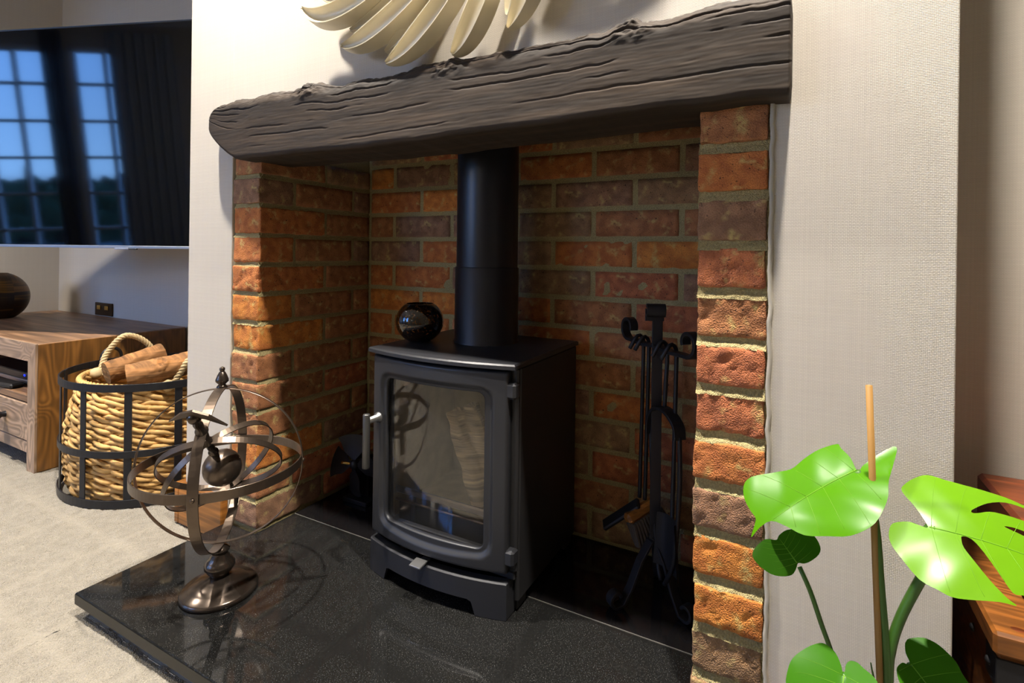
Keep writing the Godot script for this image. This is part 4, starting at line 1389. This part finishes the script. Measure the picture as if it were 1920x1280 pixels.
func cabinet() -> void:
	var o := thing("tv_cabinet", "low wooden television cabinet with an open shelf and a drawer in the left alcove", "cabinet")
	var XR := -1.05
	var XL := -2.19
	var ZF := 0.060
	var ZB := -0.43
	var T := 0.435
	put("top", box_mesh(Vector3(XL, T - 0.062, ZB), Vector3(XR - 0.0005, T, ZF - 0.001), 0.003), M.unit_top, o)
	put("side_panel", box_mesh(Vector3(XR - 0.055, 0.0, ZB), Vector3(XR, T - 0.0006, ZF - 0.0012), 0.003), M.unit_side, o)
	put("side_panel", box_mesh(Vector3(XL, 0.0, ZB), Vector3(XL + 0.055, T - 0.0006, ZF), 0.003), M.unit_side, o)
	# mitred face frame
	var st := begin(false)
	var z0 := ZF - 0.001
	var z1 := ZF + 0.006
	var prism := func(p: Array) -> void:
		for i in 4:
			var a: Vector2 = p[i]
			var b: Vector2 = p[(i + 1) % 4]
			quad(st, Vector3(a.x, a.y, z0), Vector3(b.x, b.y, z0), Vector3(b.x, b.y, z1), Vector3(a.x, a.y, z1))
		quad(st, Vector3(p[0].x, p[0].y, z1), Vector3(p[1].x, p[1].y, z1), Vector3(p[2].x, p[2].y, z1), Vector3(p[3].x, p[3].y, z1))
	prism.call([Vector2(XR - 0.057, 0.0), Vector2(XR - 0.001, 0.0), Vector2(XR - 0.001, T - 0.001), Vector2(XR - 0.057, T - 0.063)])
	put("face_post", done(st), M.unit_post, o)
	st = begin(false)
	var q := [Vector2(XL + 0.0, T - 0.063), Vector2(XR - 0.0575, T - 0.063), Vector2(XR - 0.0015, T - 0.001), Vector2(XL, T - 0.001)]
	prism = func(p: Array) -> void:
		for i in 4:
			var a: Vector2 = p[i]
			var b: Vector2 = p[(i + 1) % 4]
			quad(st, Vector3(a.x, a.y, z0), Vector3(b.x, b.y, z0), Vector3(b.x, b.y, z1), Vector3(a.x, a.y, z1))
		quad(st, Vector3(p[0].x, p[0].y, z1), Vector3(p[1].x, p[1].y, z1), Vector3(p[2].x, p[2].y, z1), Vector3(p[3].x, p[3].y, z1))
	prism.call(q)
	put("face_rail", done(st), M.unit_front, o)
	put("shelf", box_mesh(Vector3(XL + 0.05, 0.228, ZB), Vector3(XR - 0.055, 0.252, ZF), 0.002), M.unit_top, o)
	put("bottom_rail", box_mesh(Vector3(XL + 0.05, 0.055, ZF - 0.03), Vector3(XR - 0.055, 0.095, ZF), 0.002), M.unit_front, o)
	put("back_panel", box_mesh(Vector3(XL + 0.05, 0.05, ZB), Vector3(XR - 0.05, T - 0.06, ZB + 0.01), 0.0), M.unit_side, o)
	put("floor_panel", box_mesh(Vector3(XL + 0.05, 0.080, ZB), Vector3(XR - 0.05, 0.092, ZF - 0.01), 0.0), M.unit_side, o)
	for k in 2:
		var x1 := XR - 0.059 - 0.51 * k
		var dr := put("drawer", box_mesh(Vector3(x1 - 0.50, 0.098, ZF - 0.03), Vector3(x1, 0.224, ZF + 0.003), 0.003), M.unit_front, o)
		put("knob", lathe_mesh([Vector2(0.011, 0), Vector2(0.009, 0.010), Vector2(0.014, 0.017), Vector2(0.024, 0.024), Vector2(0.025, 0.031), Vector2(0.018, 0.039), Vector2(0, 0.042)], 28, Transform3D(Basis(Vector3.RIGHT, PI / 2), Vector3(x1 - 0.18 if k == 0 else x1 - 0.25, 0.165, ZF + 0.003))), M.black_iron, dr)
	# boxes on the shelf
	var b := thing("media_box", "flat black media box with a blue light on the cabinet shelf", "media box", Vector3(-1.50, 0.252, -0.10))
	put("case", box_mesh(Vector3(-0.22, 0.0, -0.11), Vector3(0.36, 0.045, 0.10), 0.003), M.plastic, b)
	put("front_strip", box_mesh(Vector3(-0.2, 0.006, 0.099), Vector3(0.355, 0.02, 0.106), 0.002), M.silver, b)
	put("indicator", box_mesh(Vector3(0.175, 0.030, 0.099), Vector3(0.185, 0.037, 0.102), 0.001), M.led, b)
	var r := put("remote_control", box_mesh(Vector3(-0.09, 0, -0.022), Vector3(0.09, 0.018, 0.022), 0.006), M.plastic, self, Vector3(-1.36, 0.2525, 0.046), Basis(Vector3.UP, 0.12))
	tag(r, "black remote control at the front of the cabinet shelf", "remote control")
	# round vase
	var pr: Array = [Vector2(0, 0)]
	for k in 22:
		var a: float = lerpf(-1.05, 1.25, k / 21.0)
		pr.append(Vector2(0.110 * cos(a), 0.112 * (sin(a) + sin(1.05))))
	pr.append(Vector2(0.033, 0.205))
	pr.append(Vector2(0.0, 0.19))
	var v := put("round_vase", lathe_mesh(pr, 48), M.woven_vase, self, Vector3(-2.02, T, -0.145))
	tag(v, "round dark brown vase with a golden fleck on the cabinet top", "vase")
	var s := thing("wall_socket", "bronze double wall socket just above the cabinet top", "socket", Vector3(-1.73, 0.452, -0.44))
	put("plate", box_mesh(Vector3(-0.078, -0.016, 0.0), Vector3(0.078, 0.045, 0.008), 0.002), M.socket, s)
	for k in 2: put("switch", box_mesh(Vector3(-0.05 + 0.07 * k, 0.012, 0.008), Vector3(-0.02 + 0.07 * k, 0.032, 0.013), 0.002), M.brass, s)

# ------------------------------------------------------------------ wall sculpture
func blade(o: Node, tip: Vector2, mid: Vector2, fin: Vector2, w: float, zt: float, ze: float) -> void:
	var st := begin()
	var N := 40
	var c := mid * 2.0 - (tip + fin) * 0.5
	var prof := [Vector2(-0.74, 1.0), Vector2(-1.0, 0.0), Vector2(0.0, -0.05), Vector2(1.0, 0.0), Vector2(0.74, 1.0), Vector2(0.66, 1.0), Vector2(0.60, 0.86), Vector2(0.36, 0.52), Vector2(0.0, 0.42), Vector2(-0.36, 0.52), Vector2(-0.60, 0.86), Vector2(-0.66, 1.0)]
	var rings: Array = []
	for i in N + 1:
		var t := float(i) / N
		var p := tip * (1 - t) * (1 - t) + c * 2 * t * (1 - t) + fin * t * t
		var d := ((c - tip) * (1 - t) + (fin - c) * t).normalized()
		var nrm := Vector2(-d.y, d.x)
		var ww := w * pow(sin(PI * clampf(0.02 + t * 0.93, 0.0, 1.0)), 0.72) * (1.0 - 0.25 * t)
		var dep := 0.034 * pow(sin(PI * clampf(0.03 + t * 0.9, 0, 1)), 0.5)
		var z: float = lerpf(zt, ze, t) + 0.012 * sin(PI * t)
		var ring: Array = []
		for q in prof:
			var xy: Vector2 = p + nrm * (q.x * ww)
			ring.append(Vector3(xy.x, xy.y, z - dep + q.y * dep))
		rings.append(ring)
	for i in N:
		for k in prof.size():
			var l := (k + 1) % prof.size()
			st.set_smooth_group([1, 2, 2, 3, 4, 5, 6, 6, 6, 6, 7, 8][k])   # crisp rims, smooth along the feather
			quad(st, rings[i][k], rings[i][l], rings[i + 1][l], rings[i + 1][k])
	st.set_smooth_group(20)
	for e in [0, N]:
		var cc := Vector3.ZERO
		for k in prof.size(): cc += rings[e][k] / prof.size()
		for k in prof.size():
			var l := (k + 1) % prof.size()
			if e == 0: tri(st, cc, rings[e][l], rings[e][k])
			else: tri(st, cc, rings[e][k], rings[e][l])
	put("feather", done(st), M.gold, o)

func sculpture() -> void:
	var o := thing("wall_sculpture", "sculpture of swirling champagne gold metal feathers on the wall above the beam", "wall art")
	var B := [
		[0.247, 1.330, 0.40, 1.318, 0.60, 1.41, 0.022, 0.040, 0.046],
		[0.209, 1.306, 0.36, 1.272, 0.60, 1.372, 0.031, 0.058, 0.070],
		[0.343, 1.236, 0.48, 1.276, 0.62, 1.39, 0.020, 0.044, 0.048],
		[0.331, 1.200, 0.47, 1.226, 0.66, 1.35, 0.030, 0.056, 0.068],
		[0.441, 1.174, 0.54, 1.236, 0.66, 1.37, 0.021, 0.042, 0.048],
		[0.457, 1.143, 0.575, 1.205, 0.70, 1.345, 0.030, 0.058, 0.068],
		[0.617, 1.135, 0.675, 1.200, 0.745, 1.345, 0.029, 0.056, 0.066],
		[0.727, 1.192, 0.752, 1.26, 0.79, 1.37, 0.019, 0.042, 0.046],
		[0.738, 1.160, 0.785, 1.235, 0.83, 1.37, 0.026, 0.058, 0.066]]
	for b in B:
		blade(o, Vector2(b[0], b[1]), Vector2(b[2], b[3]), Vector2(b[4], b[5]), b[6], b[7], b[8])
	# the rest of the ring, above the picture
	var c := Vector2(0.70, 1.47)
	for k in 13:
		var a := deg_to_rad(-12.0 + 15.6 * k)
		var d := Vector2(cos(a), sin(a))
		var s := Vector2(-d.y, d.x)
		var long := 0.40 if k % 2 == 0 else 0.46
		blade(o, c + d * long + s * 0.05, c + d * 0.27 + s * 0.0, c + d * 0.11, 0.025, 0.05 if k % 2 == 0 else 0.036, 0.06 if k % 2 == 0 else 0.04)
	put("centre_disc", lathe_mesh([Vector2(0, 0), Vector2(0.10, 0), Vector2(0.12, 0.006), Vector2(0.10, 0.014), Vector2(0, 0.02)], 40, Transform3D(Basis(Vector3.RIGHT, PI / 2), Vector3(c.x, c.y, 0.001))), M.gold, o)

# ------------------------------------------------------------------ plant
func leaf(o: Node, at: Vector3, n: Vector3, e1: Vector3, out: Array, length: float, fold: float, droop: float, m: Material) -> void:
	n = n.normalized()
	e1 = (e1 - n * e1.dot(n)).normalized()
	var e2 := n.cross(e1)
	var poly := PackedVector2Array()
	var raw := PackedVector2Array()
	for i in range(0, out.size(), 2): raw.append(Vector2(out[i], out[i + 1]))
	# round the outline with a spline
	var N := raw.size()
	for i in N:
		var p0 := raw[(i - 1 + N) % N]
		var p1 := raw[i]
		var p2 := raw[(i + 1) % N]
		var p3 := raw[(i + 2) % N]
		for k in 3:
			poly.append(p1.cubic_interpolate(p2, p0, p3, k / 3.0) if p1.distance_to(p2) < 0.05 else p1.lerp(p2, k / 3.0))
	var bend := func(p: Vector2) -> Vector3:
		var t := p.x / length
		var h := fold * absf(p.y) - droop * t * absf(t) * length - 1.6 * p.y * p.y
		h += 0.0003 * sin(p.x * 150.0 + absf(p.y) * 110.0) * clampf(absf(p.y) * 60.0, 0.0, 1.0)
		return at + e1 * p.x + e2 * p.y + n * h
	var pts := poly.duplicate()
	var lo := poly[0]
	var hi := poly[0]
	for p in poly:
		lo = lo.min(p)
		hi = hi.max(p)
	var step := 0.0045
	var y := lo.y
	var row := 0
	while y < hi.y:
		var x := lo.x + (step * 0.5 if row % 2 else 0.0)
		while x < hi.x:
			var q := Vector2(x, y)
			if Geometry2D.is_point_in_polygon(q, poly):
				var near := 9.0
				for p in poly: near = minf(near, p.distance_squared_to(q))
				if near > 0.0000045: pts.append(q)
			x += step
		y += step
		row += 1
	var idx := Geometry2D.triangulate_delaunay(pts)
	var st := begin()
	for k in range(0, idx.size(), 3):
		var a := pts[idx[k]]
		var b := pts[idx[k + 1]]
		var c := pts[idx[k + 2]]
		if not Geometry2D.is_point_in_polygon((a + b + c) / 3.0, poly): continue
		var A: Vector3 = bend.call(a)
		var Bv: Vector3 = bend.call(b)
		var Cv: Vector3 = bend.call(c)
		if (b - a).cross(c - a) > 0: tri(st, A, Bv, Cv)
		else: tri(st, A, Cv, Bv)
	var lf := put("leaf", done(st), m, o)
	# raised ribs
	var vs := begin()
	var rib := func(a: Vector2, b: Vector2, r: float) -> void:
		var pp: Array = []
		var sc: Array = []
		for i in 13:
			var q := a.lerp(b, i / 12.0)
			q.y += (b.y - a.y) * 0.15 * sin(PI * i / 12.0)
			if i > 0 and not Geometry2D.is_point_in_polygon(q, poly): break
			pp.append(bend.call(q) + n * 0.0001)
			sc.append(1.0 - 0.07 * i)
		if pp.size() > 2: sweep(vs, pp, round_prof(r, 6), n, false, sc)
	rib.call(Vector2(0.001, 0), Vector2(length * 0.94, 0), 0.0008)
	for k in 5:
		var s := length * (0.02 + 0.15 * k)
		for sd in [-1.0, 1.0]:
			rib.call(Vector2(s, 0), Vector2(s + length * (0.10 + 0.09 * k), sd * length * 0.62), 0.00025)
	put("ribs", done(vs), M.vein, lf)

func plant() -> void:
	var o := thing("monstera", "young green potted plant with split glossy leaves tied to a cane", "plant")
	leaf(o, Vector3(1.255, 0.521, 0.157), Vector3(-0.044, 0.867, 0.496), Vector3(-0.770, -0.345, 0.536), [0.000, 0.000, -0.006, -0.015, -0.007, -0.030, -0.008, -0.037, 0.012, -0.040, 0.037, -0.038, 0.057, -0.035, 0.075, -0.043, 0.097, -0.054, 0.110, -0.051, 0.119, -0.037, 0.122, -0.021, 0.123, -0.011, 0.138, -0.000, 0.125, -0.002, 0.111, 0.000, 0.103, 0.014, 0.095, 0.032, 0.078, 0.045, 0.060, 0.056, 0.038, 0.058, 0.019, 0.052, -0.001, 0.040, -0.016, 0.026, -0.044, 0.007, -0.055, -0.002, -0.050, -0.005, -0.033, -0.005, -0.011, -0.002, -0.004, 0.001], 0.138, 0.10, 0.25, M.leaf_mid)
	leaf(o, Vector3(1.316, 0.483, 0.181), Vector3(-0.093, 0.851, 0.516), Vector3(0.994, 0.047, 0.101), [-0.000, -0.000, -0.009, 0.020, -0.020, 0.038, -0.017, 0.049, -0.008, 0.061, 0.005, 0.070, 0.020, 0.068, 0.041, 0.066, 0.055, 0.066, 0.070, 0.066, 0.084, 0.063, 0.096, 0.059, 0.103, 0.054, 0.096, 0.054, 0.083, 0.059, 0.069, 0.058, 0.053, 0.048, 0.041, 0.036, 0.038, 0.031, 0.040, 0.030, 0.044, 0.032, 0.054, 0.038, 0.067, 0.040, 0.080, 0.041, 0.097, 0.041, 0.111, 0.034, 0.105, 0.031, 0.094, 0.028, 0.078, 0.027, 0.071, 0.027, 0.063, 0.025, 0.068, 0.023, 0.077, 0.021, 0.093, 0.014, 0.104, 0.002, 0.097, -0.008, 0.084, -0.025, 0.073, -0.042, 0.065, -0.045, 0.058, -0.046, 0.051, -0.032, 0.041, -0.012, 0.036, -0.004, 0.031, -0.001, 0.027, -0.002, 0.026, -0.005, 0.027, -0.015, 0.036, -0.031, 0.045, -0.044, 0.053, -0.053, 0.059, -0.057, 0.047, -0.059, 0.027, -0.065, 0.012, -0.068, 0.002, -0.065, -0.012, -0.059, -0.026, -0.042, -0.033, -0.030, -0.034, -0.018, -0.030, -0.006, -0.017, 0.001, -0.008, 0.000], 0.13, 0.06, 0.30, M.leaf_fresh)
	leaf(o, Vector3(1.197, 0.414, 0.188), Vector3(-0.007, 0.687, 0.727), Vector3(-0.637, 0.557, -0.533), [-0.000, -0.001, -0.003, -0.006, -0.004, -0.014, -0.002, -0.026, 0.004, -0.033, 0.016, -0.035, 0.027, -0.028, 0.034, -0.014, 0.033, -0.002, 0.030, 0.004, 0.036, 0.014, 0.033, 0.030, 0.027, 0.038, 0.016, 0.038, 0.003, 0.032, -0.004, 0.023, -0.007, 0.013, -0.004, 0.005], 0.036, 0.05, 0.1, M.leaf_dark)
	leaf(o, Vector3(1.240, 0.336, 0.233), Vector3(-0.040, 0.851, 0.523), Vector3(-0.199, -0.520, 0.831), [0.000, -0.001, -0.002, -0.002, -0.007, -0.004, -0.015, -0.010, -0.018, -0.018, -0.016, -0.025, -0.004, -0.036, 0.012, -0.045, 0.026, -0.047, 0.038, -0.046, 0.049, -0.040, 0.054, -0.029, 0.056, -0.015, 0.055, -0.002, 0.057, 0.007, 0.043, 0.014, 0.026, 0.022, 0.010, 0.027, -0.003, 0.028, -0.007, 0.026, -0.010, 0.022, -0.013, 0.015, -0.016, 0.009, -0.015, 0.003, -0.010, -0.000, -0.003, -0.000], 0.066, 0.22, 0.2, M.leaf_dark)
	leaf(o, Vector3(1.301, 0.341, 0.189), Vector3(0.061, 0.871, 0.487), Vector3(0.625, -0.414, 0.661), [0.000, 0.000, -0.008, 0.003, -0.014, 0.008, -0.016, 0.011, -0.017, 0.016, -0.013, 0.028, -0.006, 0.035, 0.002, 0.038, 0.014, 0.039, 0.023, 0.036, 0.036, 0.034, 0.049, 0.028, 0.065, 0.018, 0.060, 0.002, 0.051, -0.013, 0.039, -0.025, 0.025, -0.028, 0.011, -0.025, 0.002, -0.019, -0.001, -0.013, -0.002, -0.007, -0.000, -0.004], 0.078, 0.22, 0.2, M.leaf_dark)
	var root := Vector3(1.285, 0.16, 0.158)
	put("petiole", tube_mesh(spline([root, Vector3(1.285, 0.292, 0.158), Vector3(1.283, 0.339, 0.159), Vector3(1.278, 0.398, 0.162), Vector3(1.272, 0.469, 0.162), Vector3(1.262, 0.505, 0.158), Vector3(1.255, 0.520, 0.157)], 40), 0.0046, 10), M.stem, o)
	put("petiole", tube_mesh(spline([root + Vector3(0.004, 0, 0), Vector3(1.287, 0.292, 0.155), Vector3(1.290, 0.333, 0.154), Vector3(1.299, 0.366, 0.150), Vector3(1.315, 0.41, 0.150), Vector3(1.328, 0.455, 0.165), Vector3(1.317, 0.482, 0.180)], 40), 0.0052, 10), M.stem, o)
	put("petiole", tube_mesh(spline([root + Vector3(-0.004, 0, 0.003), Vector3(1.245, 0.28, 0.182), Vector3(1.230, 0.329, 0.188), Vector3(1.221, 0.356, 0.192), Vector3(1.21, 0.391, 0.197), Vector3(1.199, 0.412, 0.190)], 36), 0.0026, 8), M.stem, o)
	put("petiole", tube_mesh(spline([root + Vector3(-0.005, 0, 0.006), Vector3(1.262, 0.27, 0.20), Vector3(1.244, 0.325, 0.225), Vector3(1.240, 0.335, 0.232)], 30), 0.003, 8), M.stem, o)
	put("petiole", tube_mesh(spline([root + Vector3(0.004, 0, 0.006), Vector3(1.297, 0.27, 0.18), Vector3(1.303, 0.325, 0.188), Vector3(1.301, 0.340, 0.189)], 30), 0.003, 8), M.stem, o)
	put("stem_sheath", tube_mesh(spline([root + Vector3(-0.008, 0, 0), Vector3(1.277, 0.26, 0.160), Vector3(1.270, 0.312, 0.163)], 20), 0.006, 8, range(21).map(func(i): return 1.0 - 0.045 * i)), M.stem, o)
	put("cane", tube_mesh([Vector3(1.287, 0.10, 0.158), Vector3(1.279, 0.292, 0.161), Vector3(1.272, 0.45, 0.165), Vector3(1.2645, 0.621, 0.169)], 0.0034, 8), M.cane, o).set_meta("label", "thin bamboo support cane")
	put("pot", lathe_mesh([Vector2(0, 0.0), Vector2(0.068, 0.0), Vector2(0.072, 0.004), Vector2(0.090, 0.17), Vector2(0.092, 0.178), Vector2(0.086, 0.178), Vector2(0.083, 0.165), Vector2(0.082, 0.155)], 40, Transform3D(Basis(), Vector3(1.285, 0.0, 0.160))), M.pot, o)
	put("soil", lathe_mesh([Vector2(0.083, 0.155), Vector2(0.05, 0.160), Vector2(0, 0.164)], 30, Transform3D(Basis(), Vector3(1.285, 0.0, 0.160))), M.soil, o)

# ------------------------------------------------------------------ chest in the right alcove
func chest() -> void:
	var o := thing("wooden_chest", "varnished wooden chest with dark metal corners in the right alcove", "chest")
	var x0 := 1.42
	var x1 := 2.05
	var z0 := -0.425
	var z1 := -0.018
	var T := 0.286
	put("body", box_mesh(Vector3(x0 + 0.006, 0.02, z0 + 0.006), Vector3(x1 - 0.006, T - 0.032, z1 - 0.006), 0.003), M.chest_side, o)
	put("lid", box_mesh(Vector3(x0, T - 0.030, z0), Vector3(x1, T, z1), 0.004), M.chest, o)
	for x in [x0 + 0.05, x1 - 0.05]:
		put("foot", box_mesh(Vector3(x - 0.03, 0, z0 + 0.03), Vector3(x + 0.03, 0.02, z1 - 0.03), 0.002), M.chest_side, o)
	for y in [T - 0.075, 0.03]:
		var st := begin(false)
		bar(st, Vector3(x0 + 0.0035, y, z1 - 0.045), Vector3(x0 + 0.007, y + 0.040, z1 - 0.004), 0.001)
		bar(st, Vector3(x0 + 0.0035, y, z1 - 0.0065), Vector3(x0 + 0.075, y + 0.040, z1 - 0.0035), 0.001)
		var cb := put("corner_bracket", done(st), M.iron, o)
		for q in [Vector3(x0 + 0.0035, y + 0.02, z1 - 0.03), Vector3(x0 + 0.0035, y + 0.02, z1 - 0.10)]:
			put("nail", lathe_mesh([Vector2(0.006, 0), Vector2(0.005, 0.003), Vector2(0, 0.005)], 14, Transform3D(Basis(Vector3(0, 0, 1), PI / 2), q)), M.iron, cb)
		put("nail", lathe_mesh([Vector2(0.006, 0), Vector2(0.005, 0.003), Vector2(0, 0.005)], 14, Transform3D(Basis(Vector3.RIGHT, PI / 2), Vector3(x0 + 0.055, y + 0.022, z1 - 0.0035))), M.iron, cb)
	put("knot", lathe_mesh([Vector2(0.0065, 0), Vector2(0.004, 0.0004), Vector2(0, 0.0006)], 16, Transform3D(Basis().scaled(Vector3(1.3, 1, 0.8)), Vector3(x0 + 0.030, T, z1 - 0.020))), M.chest_dark, o)
	var b := put("wooden_box", box_mesh(Vector3(x0 + 0.058, T + 0.0005, z0 + 0.08), Vector3(x0 + 0.36, T + 0.10, z1 - 0.012), 0.006), M.chest_dark)
	tag(b, "reddish brown wooden box standing on top of the chest", "box")

# ------------------------------------------------------------------
func _ready() -> void:
	set_view()
	make_materials()
	var warm := Color(1.0, 0.965, 0.915)
	downlight(1.25, 0.31, 9.6, warm, "small white recessed downlight over the right end of the fireplace")
	downlight(0.0, 0.38, 8.4, warm, "small white recessed downlight over the left end of the fireplace")
	downlight(-1.5, 0.9, 9.0, warm, "small white recessed downlight in front of the left alcove")
	downlight(0.7, 2.0, 0.3, warm, "small white recessed downlight in the middle of the room")
	globe_lamp(-1.2, 2.4, 1.25, 0.42, warm, "globe floor lamp near the curtained windows opposite the fireplace")
	globe_lamp(0.35, 2.9, 1.25, 0.1, warm, "globe floor lamp opposite the fireplace, farther from the curtained windows")
	room()
	niche()
	hearth()
	beam()
	stove()
	stove_bowl()
	stove_fan()
	armillary()
	basket()
	logs()
	tools()
	television()
	cabinet()
	sculpture()
	plant()
	chest()
